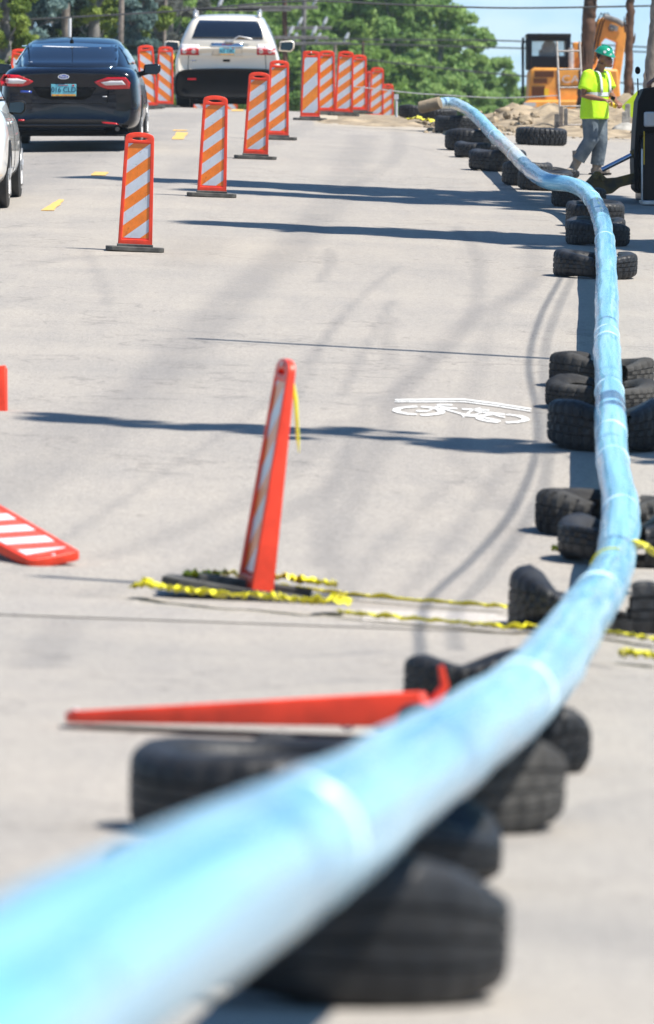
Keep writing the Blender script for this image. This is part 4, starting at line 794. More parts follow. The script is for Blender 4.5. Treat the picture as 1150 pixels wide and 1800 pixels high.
    # boots
    for a_, dr, nm in ((ar, V((-.35, -.8, 0)) if pose == 'walk' else f, 0), (al, V((.8, -.6, 0)), 1)):
        dr = dr.normalized(); q = MB(); zb = a_.z-.10 if nm == 1 else .0; hl_ = V((a_.x, a_.y, zb))+(V((-.06, 0, 0)) if nm == 0 and pose == 'walk' else V((0, 0, 0))); zb = V((0, 0, 0)) if pose == 'walk' else V((0, 0, a_.z-.08)); hl_.z = zb.z
        q.tube([a_+V((0, 0, .14)), a_+V((0, 0, .05)), a_, hl_+V((0, 0, .06))], [.064, .062, .060, .055], 12); q.tube([hl_-dr*.07+V((0, 0, .045)), hl_+V((0, 0, .055)), hl_+dr*.10+V((0, 0, .045)), hl_+dr*.18+V((0, 0, .035))], [(.044, .046), (.056, .052), (.050, .054), (.040, .042)], 12, up=(0, 0, 1))
        q.fused('boot', M['boot'], root, vox=.009, smooth=2)
        q = MB(); q.tube([hl_-dr*.10+V((0, 0, .012)), hl_+dr*.20+V((0, 0, .012))], [(.014, .048), (.014, .045)], 12, up=(0, 0, 1)); q.build('boot_sole', M['blackpl'], root)
    # helmet, hair
    hc = hd+V((0, 0, .055)); tl_ = hf; ax = V((-.60, -.80, 0)); hz_ = ax.cross(hf).normalized(); hz_ = hz_ if hz_.z > 0 else -hz_
    q = MB(); vs = []; n = 24; rg = 9
    for i in range(rg+1):
        th = (math.pi/2)*i/rg
        for k in range(n):
            a = 2*math.pi*k/n; brim = 1.0+(.10 if i == rg else 0)+(.16*max(0, math.cos(a))**3 if i == rg else 0); vs.append(hc+(hf*math.cos(a)*.128+ax*math.sin(a)*.108)*math.sin(th)*brim+hz_*(.105*math.cos(th)-(.006 if i == rg else 0)))
    fs = [(i*n+k, (i+1)*n+k, (i+1)*n+(k+1) % n, i*n+(k+1) % n) for i in range(rg) for k in range(n)]; q.add(vs, fs); q.tube([hc+hz_*.088-hf*.10, hc+hz_*.112, hc+hz_*.088+hf*.10], [.008, .012, .008], 8)
    ho = q.build('hard_hat', M['green'], root, sub=1); z_ = ho.modifiers.new('t', 'SOLIDIFY'); z_.thickness = .004
    for a, el_ in ((1.1, .35), (-.2, .5), (.35, .15)):
        q = MB(); d_ = (hf*math.cos(a)*.128+ax*math.sin(a)*.108)*math.cos(el_)+hz_*.105*math.sin(el_); nn_ = d_.normalized(); q.tube([hc+d_*1.0, hc+d_*1.0+nn_*.004], [.020, .019], 14); q.build('sticker', M['band'], ho)
    q = MB(); q.ball(hd+V((0, 0, .03))-hf*.018, (.090, .082, .085), 14, 9); q.build('hair', M['hair'], root)
    for sd in (1, -1):
        q = MB(); q.ball(hd+hf*.096+rt*sd*.03+V((0, 0, .006)), (.009, .009, .007), 8, 6); q.build('eye', M['hair'], root)
    q = MB(); q.tube([hd+hf*.112+rt*.022+V((0, 0, -.060)), hd+hf*.118+V((0, 0, -.060)), hd+hf*.112-rt*.022+V((0, 0, -.060))], .005, 6); q.build('mouth', M['lip'], root)
    return root, wr, wl
wp = P(1042, 309); wpos = Vector((wp.x, wp.y, g(wp.x, wp.y)+.012))
wk, wr, wl = person(wpos, 'worker in lime shirt, jeans and green hard hat walking right, eyes on their hands', scale=1.0)
m_ = MB(); m_.box(wl*1.0+Vector((-.035, -.05, -.045)), (.09, .05, .05), rot=(0, .5, .3)); m_.ball(wl+Vector((-.06, -.07, -.035)), (.035, .03, .03)); me = m_.mesh(); me.transform(Matrix.Translation(wpos))
o = link('tape_measure', me, M['ylabel'], bevel=.008); tag(o, 'small yellow tool held in the left hand of the walking worker', 'tool')
m_ = MB(); m_.box(wr+Vector((.125, -.02, .02)), (.05, .03, .045), rot=(0, .4, 0)); me = m_.mesh(); me.transform(Matrix.Translation(wpos)); o = link('phone', me, M['blackpl'], bevel=.005); tag(o, 'small black device in the right hand of the walking worker', 'tool')

# ------------------------------------------------------------------ machine at the right edge
mp = P(1135, 362); mdist = mp.y; sc = F/mdist; mz = g(mp.x, mdist)+.012
def mx(px): return (px-1135)/sc
def mzz(py): return (362-py)/sc
mach = thing('work_machine', (mp.x, mdist, mz), 'dark compact digging machine cut off by the right edge, beside the walking worker', 'machine')
m_ = MB(); m_.prism([(mx(1128), mzz(355)), (mx(1128), mzz(250)), (mx(1134), mzz(236)), (mx(1330), mzz(236)), (mx(1330), mzz(355))], 0, 1.6); m_.build('engine_housing', M['exb'], mach, bevel=.02)
m_ = MB(); m_.prism([(mx(1117), mzz(335)), (mx(1115), mzz(290)), (mx(1118), mzz(230)), (mx(1122), mzz(180)), (mx(1132), mzz(158)), (mx(1180), mzz(150)), (mx(1180), mzz(236)), (mx(1127), mzz(240)), (mx(1126), mzz(343))], .12, 1.2); m_.build('side_guard', M['blackpl'], mach, bevel=.02)
m_ = MB(); m_.box((mx(1230), .2, mzz(358)), ((1330-1125)/sc, .8, .05)); m_.box((mx(1128.5), -.02, mzz(310)), (.02, .02, (355-262)/sc)); m_.build('frame_rail', M['alu'], mach, bevel=.008)
m_ = MB(); m_.box((mx(1132), -.012, mzz(262)), (.012, .02, .38)); m_.build('edge_trim', M['ylabel'], mach)
m_ = MB(); m_.box((mx(1160), .05, mzz(212)), (.36, .5, .17)); m_.build('toolbox', M['lgrey'], mach, bevel=.02)
m_ = MB(); m_.tube([(mx(1123), .2, mzz(170)), (mx(1122), .2, mzz(140))], .008, 6); m_.ball((mx(1122), .2, mzz(126)), (.032, .03, .045)); m_.build('control_lever', M['blackpl'], mach)
for yy in (.3, 1.3):
    m_ = MB(); m_.tube([(mx(1160), yy, .17), (mx(1330), yy, .17)], .17, 20); m_.build('track', M['rubber'], mach)
m_ = MB(); q = [(1018, 326), (1036, 308), (1048, 294), (1056, 294), (1068, 306), (1085, 305), (1120, 296), (1120, 315), (1092, 322), (1078, 333), (1060, 336), (1030, 335)]; m_.prism([(mx(a), mzz(b)-.06) for a, b in q], .25, .42); m_.prism([(mx(a), mzz(b)-.06) for a, b in ((1062, 300), (1068, 310), (1058, 312), (1056, 300))], .21, .46); m_.tube([(mx(1049), .2, mzz(305)-.06), (mx(1049), .47, mzz(305)-.06)], .03, 12); m_.build('stabiliser_arm', M['mustard'], mach, bevel=.012)
m_ = MB(); m_.tube([(mx(1060), .33, mzz(301)), (mx(1118), .33, mzz(272))], .028, 12); m_.build('hydraulic_rod', M['rod'], mach)
m_ = MB(); m_.tube([(mx(1112), .33, mzz(275)), (mx(1130), .33, mzz(266))], .05, 12); m_.build('rod_collar', M['mustard'], mach, bevel=.01)
op, a_, b_ = person((mp.x+.42+.0, mdist+.7, mz+.78), 'second worker in lime shirt and blue jeans on the machine, mostly beyond the right edge', pose='stand', scale=1.0)
op.location.z = mz+mzz(52)-1.66+.15; op.location.x = (1197-575)/F*(mdist+.7)

# ------------------------------------------------------------------ far right: digger, ladder, stakes, sign
ED = 168.; es = F/ED
def ex(px): return (px-1000)/es
def ez(py): return (200-py)/es+1.0-.10
ebase = Q(1000, 200, ED); ezb = ebase.z-.9; dig = thing('excavator', (ebase.x, ED, ezb), 'orange excavator with a black cab seen from behind beyond the soil heap', 'excavator')
m_ = MB(); m_.prism([(ex(929), ez(180)), (ex(932), ez(124)), (ex(940), ez(119)), (ex(1086), ez(122)), (ex(1092), ez(180))], 0, 2.6); m_.build('engine_house', M['exo'], dig, bevel=.05)
m_ = MB(); m_.prism([(ex(917), ez(192)), (ex(921), ez(180)), (ex(930), ez(176)), (ex(1094), ez(176)), (ex(1100), ez(196)), (ex(1090), ez(204)), (ex(978), ez(202)), (ex(940), ez(198))], -.25, .9); m_.build('counterweight', M['exo'], dig, bevel=.05)
for q in ((940, 974, 125, 136), (938, 962, 138, 147), (935, 958, 152, 172)):
    m_ = MB(); m_.box((ex((q[0]+q[1])/2), -.01, ez((q[2]+q[3])/2)), ((q[1]-q[0])/es, .03, (q[3]-q[2])/es)); 
    for k in range(4): m_.box((ex((q[0]+q[1])/2), -.03, ez(q[2]+(q[3]-q[2])*(k+.5)/4)), ((q[1]-q[0])/es*.94, .02, .02))
    m_.build('grille', M['exod'], dig)
m_ = MB(); m_.box((ex(961), -.03, ez(163)), (.11, .03, .2)); m_.build('warning_label', M['ylabel'], dig)
link('maker_lettering', text_mesh('CASE', .26, .01, loc=(ex(1014), -.025, ez(140)), sx=1.25), M['lgrey'], dig, smooth=False)
m_ = MB(); m_.box((ex(931), -.27, ez(184)), (.30, .02, .10)); m_.build('number_plate', M['lgrey'], dig)
m_ = MB(); m_.prism([(ex(980), ez(178)), (ex(981.5), ez(178)), (ex(979), ez(124)), (ex(977.5), ez(124))], -.012, .01); m_.box((ex(1010), -.008, ez(152)), (.9, .02, .02)); m_.build('panel_seam', M['exod'], dig, smooth=False)
cy0, cy1 = .9, 2.3; m_ = MB(); x0, x1, zb, zt = ex(930), ex(1004), ez(122), ez(62)
for (cx, cy) in ((x0+.04, cy0), (x1-.04, cy0), (x0+.04, cy1), (x1-.04, cy1), ): m_.box((cx, cy, (zb+zt)/2), (.12, .12, zt-zb))
m_.box(((x0+x1)/2, (cy0+cy1)/2, zt), (x1-x0+.06, cy1-cy0+.16, .10)); m_.box(((x0+x1)/2, cy0, zb+.16), (x1-x0, .1, .36)); m_.box((x0+.03, (cy0+cy1)/2, zb+.3), (.06, cy1-cy0, .6)); m_.box(((x0+x1)/2, cy0, zt-.08), (x1-x0, .08, .12)); m_.box((x0-.08, cy1, (zb+zt)/2-.3), (.06, .1, 1.4)); m_.build('cab', M['exb'], dig, bevel=.03)
m_ = MB(); m_.box(((x0+x1)/2, cy0+.06, (zb+zt)/2+.05), (x1-x0-.16, .01, zt-zb-.2)); m_.build('cab_window', mat('tinted_pane', (.80, .90, .92), .05, trans=.85, coat=1), dig, smooth=False)
m_ = MB(); m_.box(((x0+x1)/2+.02, cy0+.6, zb+.25), (.5, .4, .5)); m_.ball(((x0+x1)/2+.02, cy0+.5, zb+.52), (.2, .1, .22)); m_.build('seat', M['blackpl'], dig, bevel=.04)
m_ = MB(); m_.tube([(ex(1006), .8, ez(124)), (ex(1006), .8, ez(84))], .07, 14); m_.build('exhaust_stack', M['alu'], dig)
m_ = MB(); m_.ball((ex(950), cy0-.05, zt+.02), .04); m_.tube([(ex(922), 1.2, ez(150)), (ex(921), 1.2, ez(75)), (ex(928), 1.2, ez(72))], .03, 8); m_.build('cab_rail', M['exb'], dig)
bo = [(1028, 132), (1037, 100), (1043, 62), (1050, 38), (1062, 29), (1090, 38), (1103, 46), (1106, 62), (1101, 88), (1095, 130), (1089, 176), (1078, 200), (1070, 196), (1076, 150), (1083, 105), (1087, 74), (1068, 66), (1061, 74), (1054, 110), (1046, 136)]
m_ = MB(); m_.prism([(ex(a), ez(b)) for a, b in bo], 1.2, 1.65); m_.build('boom', M['exo'], dig, bevel=.03)
m_ = MB(); m_.tube([(ex(1065), 1.1, ez(28)), (ex(1088), 1.1, ez(36)), (ex(1100), 1.1, ez(44))], .07, 10); m_.ball((ex(1078), 1.15, ez(50)), (.08, .1, .08)); m_.build('boom_cylinder', M['woodgrey'], dig)
m_ = MB()
for dx in (0, 6, 11): m_.tube([(ex(1037+dx), 1.12, ez(112)), (ex(1045+dx), 1.1, ez(66)), (ex(1052+dx), 1.1, ez(38)), (ex(1060+dx), 1.12, ez(22)), (ex(1070+dx), 1.2, ez(34))], .018, 6)
m_.build('hose', M['blackpl'], dig)
m_ = MB(); m_.box((ex(1082), 1.18, ez(48)), (.22, .03, .14), rot=(0, .25, 0)); m_.build('boom_label', M['lgrey'], dig)
m_ = MB(); m_.box((ex(1018), 1.5, ez(100)), (.22, .3, .75)); m_.build('boom_foot', M['exo'], dig, bevel=.03)
for s_ in (ex(940)+.1, ex(1072)):
    m_ = MB(); m_.prism([(-.3, .35), (-.1, .05), (3.2, .05), (3.4, .35), (3.4, .6), (3.2, .8), (-.1, .8), (-.3, .6)], s_-.25, s_+.25, axis='x'); m_.build('track', M['blackpl'], dig, bevel=.03)
m_ = MB(); m_.tube([(ex(1005), 1.4, .7), (ex(1005), 1.4, ez(196)+.1)], .6, 24); m_.build('turntable', M['blackpl'], dig)

LDD = 109.; ls = F/LDD; 
def lp(px, py, dd=0): return Q(px, py, LDD+dd)
lb = lp(1003, 222); lad = thing('ladder', lb, 'worn metal ladder standing out of the trench behind the walking worker', 'ladder')
def L_(px, py, dd=0): return lp(px, py, dd)-lb
for a, b, nm in (((979, 73), (986, 226), 'rail'), ((1019, 73), (1027, 230), 'rail')):
    m_ = MB(); m_.tube([L_(*a, .4), L_(*b)], .018, 8); m_.build('rail', M['ladder'], lad)
for k, py in enumerate((90, 122, 154, 187, 220)):
    m_ = MB(); t_ = (py-73)/150; m_.tube([L_(979+7*t_, py, .4*(1-t_)), L_(1019+8*t_, py-.5, .4*(1-t_))], .014, 8); m_.build('rung', M['ladder'], lad)
def board(x0, x1, y0, y1, lab, dd=108.2, mt='woodgrey', cat='wooden stake', nm='wooden_stake'):
    a = Q((x0+x1)/2, y1, dd); w_ = (x1-x0)/F*dd; h_ = (y1-y0)/F*dd; m_ = MB(); m_.prism([(-w_/2, -.1), (w_/2, -.1), (w_/2, h_*.96), (w_*.2, h_), (-w_*.4, h_*.97)], -.03, .03); o = m_.build(nm, M[mt], bevel=.004); o.location = a; tag(o, lab, cat)
board(974, 983, 200, 228, 'dark weathered stake left of the ladder foot'); board(983, 990, 186, 229, 'tall pale stake right against the ladder foot', dd=107.9, mt='wood'); board(991, 998, 190, 229, 'grey stake between the ladder rails', dd=108.1)
board(1093, 1103, 196, 214, 'grey concrete block standing on the soil right of the walking worker', dd=107.6, mt='concrete', cat='concrete block', nm='concrete_block')
board(1098, 1108, 182, 212, 'tall pale concrete slab behind the grey block and the lime sign', dd=107.9, mt='concrete', cat='concrete block', nm='concrete_block')
# lime diamond sign
sg = Q(1122, 188, 109); st = thing('road_sign', sg-Vector((0, 0, .9)), 'lime yellow diamond sign with black walking figure, partly behind the dark machine', 'sign')
m_ = MB(); s_ = .27; m_.prism([(0, .9-s_), (s_, .9), (0, .9+s_), (-s_, .9)], -.005, .005); m_.build('sign_face', M['limesign'], st, bevel=.003); m_ = MB(); m_.tube([(.02, .03, 0), (.02, .03, .9)], .02, 8); m_.build('sign_post', M['alu'], st)
m_ = MB(); m_.ball((-.02, -.008, .98), (.022, .003, .022)); m_.prism([(-.045, .95), (.005, .955), (.02, .90), (.0, .86), (.02, .80), (0, .80), (-.02, .86), (-.045, .80), (-.06, .80), (-.04, .88), (-.06, .90)], -.010, -.007); m_.build('sign_symbol', M['tapeink'], st, smooth=False)

# ------------------------------------------------------------------ poles and wires
def pole(px_top, px_bot, dist, wpx, lab, mt, h=11, arms=(), taper=.8, ragged=0, nm='utility_pole', zt=None):
    xt = (px_top-575)/F*dist; xb = (px_bot-575)/F*dist; z0 = g(xb, dist)-.1; rpx = wpx/2*dist/F; ztop = z0+h
    lean = (xt-xb)/max(.5, (CZ+dist*250/F-(CZ+dist*(250-190)/F))); lean = max(-.25, min(.25, lean))
    root = thing(nm, (xb, dist, z0), lab, 'utility pole'); m_ = MB(); n = 26 if not ragged else 150; r = np.random.default_rng(int(px_top)+3)
    ps = [(lean*h*k/n+ragged*r.normal(0, .02), ragged*r.normal(0, .02), h*k/n) for k in range(n+1)]; m_.tube(ps, [rpx*(1-(1-taper)*k/n)*(1+ragged*(.04*math.sin(k*.9)+.05*math.sin(k*.37+2)+r.uniform(-.08, .08))) for k in range(n+1)], 14)
    if ragged:
        for k in range(int(90*ragged)):
            a_ = r.uniform(0, 6.28); z_ = r.uniform(0, h*.95); rr_ = rpx*1.02; l_ = r.uniform(.1, .5); b0 = Vector((lean*z_+rr_*math.cos(a_), rr_*math.sin(a_), z_)); m_.tube([b0, b0+Vector((.02*math.cos(a_), .02*math.sin(a_), l_*.5)), b0+Vector((r.uniform(.0, .04)*math.cos(a_), .04*math.sin(a_), l_))], [.018, .022, .004], 5)
    m_.build('pole_shaft', M[mt], root)
    for (zz, x0, x1, ins) in arms:
        zz = zz-z0; m_ = MB(); m_.box(((x0+x1)/2+lean*zz, -.12, zz), (x1-x0, .1, .11)); ar = m_.build('crossarm', M['woodgrey'], root, bevel=.008)
        for q in ins:
            m_ = MB(); b0 = Vector((q+lean*zz, -.12, zz+.05)); m_.tube([b0, b0+Vector((.06, 0, .12)), b0+Vector((.15, 0, .30))], [.03, .05, .03], 8); m_.tube([b0+Vector((.06, 0, .10)), b0+Vector((.14, 0, .28))], [.065, .05], 10); m_.build('insulator', M['porcelain'], ar)
    return root
def Z(py, d): return CZ+(250-py)/F*d
pole(117, 117, 150, 15, 'thick grey pole rising behind the black sedan roof', 'wood'); pole(214, 210, 165, 10, 'medium pale pole between the thick pole and the thin one at left', 'wood'); pole(289, 284, 190, 7, 'thin pale pole above the amber warning light', 'wood')
pole(1034, 1022, 150, 25, 'thick ragged brown pole behind the excavator boom', 'brownwood', ragged=.45); pole(1106, 1102, 140, 15, 'thinner ragged brown pole right of the excavator boom', 'brownwood', ragged=.45); pole(1148, 1130, 104, 22, 'stout grey-brown pole at the right edge behind the dark machine', 'wood', ragged=.3)
d1 = 205.; pole(502, 505, d1, 10, 'brown utility pole with crossarms just right of the SUV', 'brownwood', arms=[(Z(14, d1), -1.4, 1.0, [.85]), (Z(18, d1), -2.2, .2, [-2.0]), (Z(67, d1), -.8, 1.3, [.1, .8])])
d2 = 220.; pole(533, 530, d2, 9, 'grey utility pole with low crossarms behind the tallest panels', 'woodgrey', arms=[(Z(50, d2), -.6, .9, [-.2, .6]), (Z(77, d2), -.8, 1.5, [-.35, .4, 1.3])], h=9.5)
d3 = 235.; pole(588, 586, d3, 8, 'short weathered pole standing between two groups of panels', 'wood', h=Z(90, d3)-g(.2, d3)+.3); pole(638, 638, d3+5, 6, 'small dark post standing behind the crest row of panels', 'brownwood', h=Z(72, d3)-g(1.2, d3)+.3)
wr_ = MB(); LB = []
for pxs, dist, lab in [([(-20, 38), (300, 20), (520, 2), (700, 8), (900, 14), (1160, 10)], 140, 'upper wire crossing the sky behind the excavator boom'), ([(520, 68), (700, 70), (900, 72), (1160, 84)], 215, 'wire in front of the trees running right from the low crossarms'),
        ([(540, 77), (700, 79), (1160, 92)], 216, 'wire just below its twin in front of the trees'), ([(560, 95), (760, 118), (900, 132), (1160, 150)], 216, 'sagging lower wire in front of the willow trees')]:
    m_ = MB(); m_.tube([Vector(q) for q in catmull([Q(x, y, dist) for x, y in pxs], 8)], .018 if dist < 200 else .024, 6); tag(m_.build('overhead_wire', M['steel']), lab, 'wire', 'overhead wires')
# cable fence along the crest
cf = thing('cable_fence', P(705, 200)*1.0, 'low cable fence with a thin white topped post at the crest', 'fence'); cb = cf.location.copy()
m_ = MB(); m_.tube([Vector(q)-cb for q in catmull([Q(x, y, 122) for x, y in ((560, 150), (620, 152), (720, 163), (780, 167), (880, 172), (980, 168))], 8)], .009, 6); m_.build('cable', M['alu'], cf)
m_ = MB(); a = Q(697, 205, 121); m_.tube([a-cb-Vector((0, 0, .2)), Q(697, 172, 121)-cb], .022, 8); m_.box(Q(697, 170, 121)-cb, (.08, .05, .09)); m_.build('fence_post', M['porcelain'], cf)
m_ = MB(); a = Q(106, 0, 155); tag((lambda o: o)(MB().tube([Q(123, 72, 149), Q(123, 32, 149)], .035, 8).build('marker_pole', M['white'])), 'slim white marker pole in front of the thick grey pole', 'marker pole')

# ------------------------------------------------------------------ trees
def leaf_mat(name, c0, c1):
    m = bpy.data.materials.new(name); m.use_nodes = True; t = m.node_tree; b = t.nodes['Principled BSDF']; at = t.nodes.new('ShaderNodeAttribute'); at.attribute_name = 'tint'
    c = ramp(t, at.outputs['Fac'], 0, c0, 1, c1); t.links.new(c, b.inputs['Base Color']); b.inputs['Roughness'].default_value = .6; b.inputs['Specular IOR Level'].default_value = .25
    tr = t.nodes.new('ShaderNodeBsdfTranslucent'); t.links.new(c, tr.inputs[0]); mx_ = t.nodes.new('ShaderNodeMixShader'); mx_.inputs[0].default_value = .42; t.links.new(b.outputs[0], mx_.inputs[1]); t.links.new(tr.outputs[0], mx_.inputs[2]); t.links.new(mx_.outputs[0], t.nodes['Material Output'].inputs[0]); return m
LM = {'dark': leaf_mat('spruce_needles', (.018, .040, .024), (.06, .105, .085)), 'blue': leaf_mat('blue_spruce_needles', (.07, .14, .13), (.26, .36, .33)), 'yellow': leaf_mat('yellow_green_leaves', (.09, .16, .03), (.34, .42, .09)),
      'mid': leaf_mat('green_leaves', (.09, .20, .045), (.32, .46, .12)), 'light': leaf_mat('willow_leaves', (.15, .29, .08), (.42, .56, .19)), 'grey': leaf_mat('dry_twigs', (.12, .13, .11), (.26, .27, .23))}
def leaves(cent, nrm_bias, size, tints, name, mt, parent, elong=1.8):
    n = len(cent); a = rng.normal(0, 1, (n, 3)); a /= np.linalg.norm(a, axis=1)[:, None]; b = rng.normal(0, 1, (n, 3)); b -= (a*b).sum(1)[:, None]*a; b /= np.linalg.norm(b, axis=1)[:, None]
    s = size*rng.uniform(.6, 1.3, n)[:, None]; a = a*s*elong*.5; b = b*s*.5
    co = np.stack([cent-a, cent-b*.9+a*.1, cent+a, cent+b*.9+a*.1], 1).reshape(-1, 3)
    me = bpy.data.meshes.new(name); me.vertices.add(4*n); me.vertices.foreach_set('co', co.ravel()); me.loops.add(4*n); me.loops.foreach_set('vertex_index', np.arange(4*n, dtype=np.int32)); me.polygons.add(n); me.polygons.foreach_set('loop_start', np.arange(n)*4); me.polygons.foreach_set('loop_total', np.full(n, 4)); me.update()
    at = me.attributes.new('tint', 'FLOAT', 'POINT'); at.data.foreach_set('value', np.repeat(tints, 4).astype(np.float32)); return link(name, me, mt, parent, smooth=False)
def tree(x, y, h, r, kind, lab, nclump=90, per=260, size=.14, low=.05, shape='round', group='trees beyond the crest', trunk=.18, cat='tree', z0=None, clr=None, skew=0):
    z0 = g(x, y)-.1 if z0 is None else z0; root = thing('spruce_tree' if shape == 'cone' else 'leafy_tree', (x, y, z0), lab, cat, group)
    cs = []
    while len(cs) < nclump:
        u = rng.random(); zz = low+(1-low)*u; a = rng.uniform(0, 2*math.pi)
        if shape == 'cone': rad_ = r*(1-u)**.85*(.25+.75*math.sqrt(rng.random()))*(1+.22*math.sin(a*3+zz*19)); 
        elif shape == 'column': rad_ = r*(1-u*.75)*(.3+.7*math.sqrt(rng.random()))*(1+.3*math.sin(a*2+zz*23))
        else: rad_ = r*math.sqrt(max(0, 1-((u-.42)/.60)**2))*(.35+.65*math.sqrt(rng.random()))*(1+.18*math.sin(a*3+u*9))
        cs.append((rad_*math.cos(a), rad_*math.sin(a), zz*h))
    cs = np.array(cs); cr = (clr or r*.2)*rng.uniform(.5, 1.2, nclump)
    idx = np.repeat(np.arange(nclump), per); d = rng.normal(0, 1, (len(idx), 3)); d /= np.linalg.norm(d, axis=1)[:, None]; d *= (rng.random(len(idx))**.45)[:, None]
    if shape == 'cone': d[:, 2] = d[:, 2]*.45-.25*np.hypot(d[:, 0], d[:, 1])
    else: d[:, 2] *= .75
    cent = cs[idx]+d*cr[idx][:, None]; tint = np.clip(rng.uniform(0, 1, nclump)[idx]*.6+rng.uniform(0, .4, len(idx)), 0, 1)
    keep = cent[:, 2] > .1; leaves(cent[keep], 0, size, tint[keep], 'crown', LM[kind], root)
    m_ = MB(); m_.tube([(0, 0, 0), (.03*h*.1, 0, h*.3), (0, .02*h*.1, h*.6), (0, 0, h*.93)], [trunk, trunk*.8, trunk*.5, trunk*.1], 10)
    for k in range(10):
        c_ = cs[rng.integers(nclump)]; zb = c_[2]*.75; m_.tube([(0, 0, zb), tuple(np.array([c_[0]*.5, c_[1]*.5, (zb+c_[2])/2])), tuple(c_)], [trunk*.3, trunk*.18, trunk*.06], 6)
    m_.build('trunk', M['woodgrey'], root); return root
def tx(px, d): return (px-575)/F*d
def shader_at(px, py, xb, up=0):       # foot and height of something at x=xb whose shadow tip falls at that spot of the road
    t_ = P(px, py); dx = xb-t_.x; y = t_.y-SDY*dx; ln = math.hypot(dx, SDY*dx); return xb, y, ln*math.tan(EL)+g(t_.x, t_.y)-g(xb, y)
# px, dist, height, radius, kind, shape, label
TR = [(-10, 150, 13, 2.2, 'blue', 'cone', 'blue-green spruce filling the top left corner'), (48, 172, 14, 2.4, 'dark', 'cone', 'very dark spruce left of the thick grey pole'), (150, 185, 14, 2.4, 'dark', 'cone', 'dark spruce between the thick and medium poles'), (165, 172, 9, 1.1, 'yellow', 'round', 'yellow-green tree above the black sedan roof'),
      (222, 176, 10, 1.2, 'yellow', 'round', 'yellow-green tree right of the medium pole'), (240, 168, 4.5, .85, 'blue', 'cone', 'small teal spruce by the mirror of the black sedan'), (300, 230, 12, 2.6, 'mid', 'round', 'dark leafy tree behind the thin pale pole'), (345, 260, 13, 3.0, 'mid', 'round', 'bushy green tree left of the SUV roof'),
      (300, 205, 7, 1.2, 'grey', 'round', 'bare grey twiggy tree left of the SUV'), (430, 270, 15, 3.0, 'mid', 'round', 'dense green tree directly behind the SUV roof'), (500, 285, 15, 3.2, 'mid', 'round', 'green tree behind the poles with crossarms'), (560, 300, 16, 3.4, 'light', 'round', 'light green tree above the wide striped panel'),
      (620, 290, 14, 2.4, 'light', 'round', 'pale willow above the crest row of panels'), (690, 285, 9.4, 2.4, 'light', 'round', 'broad pale willow behind the small dark post'), (745, 300, 9.6, 1.2, 'light', 'round', 'tall willow peak against the sky near the top centre'), (772, 275, 7.5, 1.7, 'light', 'round', 'willow right of the tall peak, above the pipe end'),
      (825, 280, 6.9, 1.5, 'light', 'round', 'rounded willow above the bend of the far pipe'), (870, 285, 6.0, 1.3, 'light', 'round', 'lower willow sloping toward the excavator'), (903, 300, 5.0, .9, 'light', 'round', 'rightmost small willow beside the excavator'), (700, 262, 5.0, 1.5, 'mid', 'round', 'low dark bush above the pipe end'), (640, 250, 5.0, 1.6, 'mid', 'round', 'low green bush behind the crest row of panels'),
      (575, 245, 5.0, 1.6, 'mid', 'round', 'low green bush behind the wide striped panel'), (500, 240, 5.0, 1.8, 'mid', 'round', 'dark low bush behind the right mirror of the SUV'), (395, 240, 6, 2.0, 'mid', 'round', 'low bush hidden mostly by the SUV'), (790, 255, 4.2, 1.5, 'light', 'round', 'low pale bush behind the far pipe hump'), (855, 262, 4.0, 1.2, 'light', 'round', 'low pale bush at the left end of the soil heap'),
      (925, 320, 3.9, .8, 'light', 'round', 'small hazy shrub directly left of the excavator counterweight'), (880, 270, 3.6, 1.3, 'light', 'round', 'low pale bush between the soil heap and the willows'), (10, 140, 3.4, .6, 'yellow', 'round', 'small yellow-green shrub left of the black sedan'), (100, 190, 12, 2.2, 'dark', 'cone', 'dark spruce directly behind the thick grey pole'), (260, 215, 11, 2.0, 'dark', 'cone', 'dark conifer between the medium and thin poles')]
for px, d, h, r, kd, sh, lab in TR:
    if kd in ('light', 'mid'): h *= 1.17; r *= 1.25
    sz = .075*d/200 if sh != 'cone' else .075*d/170
    tree(tx(px, d), d, h, r, kd, lab, nclump=int(90+34*r*h/8), per=240, size=sz*1.35, shape=sh, low=.02, clr=max(.22, r*.17))
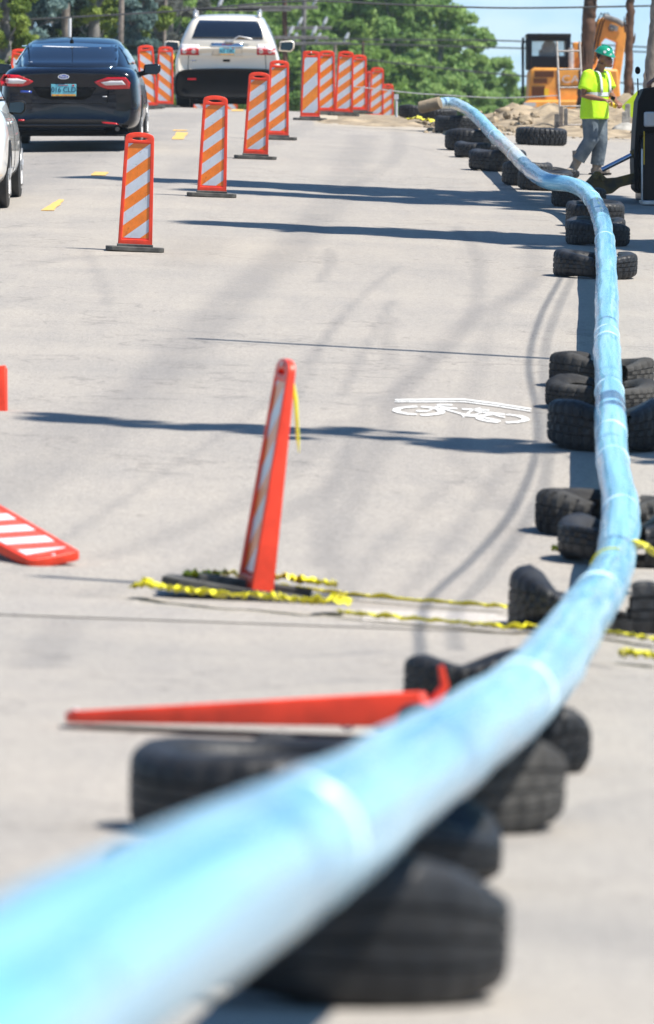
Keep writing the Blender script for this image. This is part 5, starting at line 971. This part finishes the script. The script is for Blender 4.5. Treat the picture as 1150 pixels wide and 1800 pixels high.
# trees and poles right of the picture whose shadows cross the road
TG = 'trees beyond the right edge that shade the road'
for (px, py, xb, r_, nc, sz_, cl_, shp, lab) in ((125, 313, 8.3, 2.5, 260, .20, .55, 'cone', 'tall spruce beyond the right edge throwing the farther broad shadow'), (330, 335, 9.5, 2.0, 200, .20, .5, 'cone', 'spruce beside the tallest one beyond the right edge, shading the pipe bend'),
        (368, 394, 7.6, 2.3, 260, .20, .6, 'cone', 'spruce beyond the right edge throwing the middle pointed shadow'), (50, 735, 6.2, .95, 200, .09, .2, 'column', 'slim columnar tree beyond the right edge throwing the nearest band of shadow')):
    x_, y_, h_ = shader_at(px, py, xb); tree(x_, y_, h_, r_, 'dark', lab, nclump=int(nc*.62), per=80, size=sz_*1.1, shape=shp, low=.12, group=TG, clr=cl_*.85)
def shade_pole(px, py, xb, r, lab, arms=()):
    x, y, h = shader_at(px, py, xb); z0 = g(x, y); root = thing('utility_pole', (x, y, z0), lab, 'utility pole'); m_ = MB(); m_.tube([(0, 0, 0), (0, 0, h)], [r, r*.7], 14); m_.build('pole_shaft', M['wood'], root)
    for zz in arms:
        m_ = MB(); m_.box((0, 0, zz), (.07, 1.3, .07)); ar = m_.build('crossarm', M['woodgrey'], root)
        for yy in (-.6, .6): m_ = MB(); m_.tube([(0, yy, zz), (0, yy, zz+.2)], [.03, .05], 8); m_.build('insulator', M['porcelain'], ar)
shade_pole(345, 598, 5.6, .09, 'pole beyond the right edge casting the thin straight shadow across mid road', (4.2, 4.9)); shade_pole(70, 1018, 4.2, .07, 'slim pole beyond the right edge casting the nearest thin shadow')
def wire_shadow(pxs, h, lab, r=.022):
    q = []
    for x, y in pxs: p = P(x, y); q.append(p-LD*(h/-LD.z))
    m_ = MB(); m_.tube([Vector(a) for a in catmull(q, 6)], r, 6); tag(m_.build('overhead_wire', M['steel']), lab, 'wire', 'overhead wires')
wire_shadow([(1020, 420), (985, 490), (948, 560), (928, 640), (940, 720), (940, 800), (900, 900), (830, 985), (760, 1050), (735, 1100), (735, 1160), (715, 1230)], 5.5, 'drooping cable above the road casting the curved shadow left of the pipe', .013)
wire_shadow([(1030, 440), (960, 600), (962, 800), (935, 900), (860, 1010), (800, 1080), (800, 1150)], 7.5, 'thin cable above the road casting a fainter curved shadow', .010)

# ------------------------------------------------------------------ thin summer haze
if True:
    m = bpy.data.materials.new('haze'); m.use_nodes = True; t = m.node_tree; t.nodes.remove(t.nodes['Principled BSDF']); v = t.nodes.new('ShaderNodeVolumePrincipled'); v.inputs['Color'].default_value = (.80, .92, 1, 1); v.inputs['Density'].default_value = .00018; v.inputs['Anisotropy'].default_value = .2; t.links.new(v.outputs[0], t.nodes['Material Output'].inputs['Volume'])
    mb = MB(); mb.box((0, 200, 2), (2400, 1400, 52)); o = mb.build('haze', m, smooth=False); o['kind'] = 'stuff'; tag(o, 'thin pale haze over the far trees', 'haze')
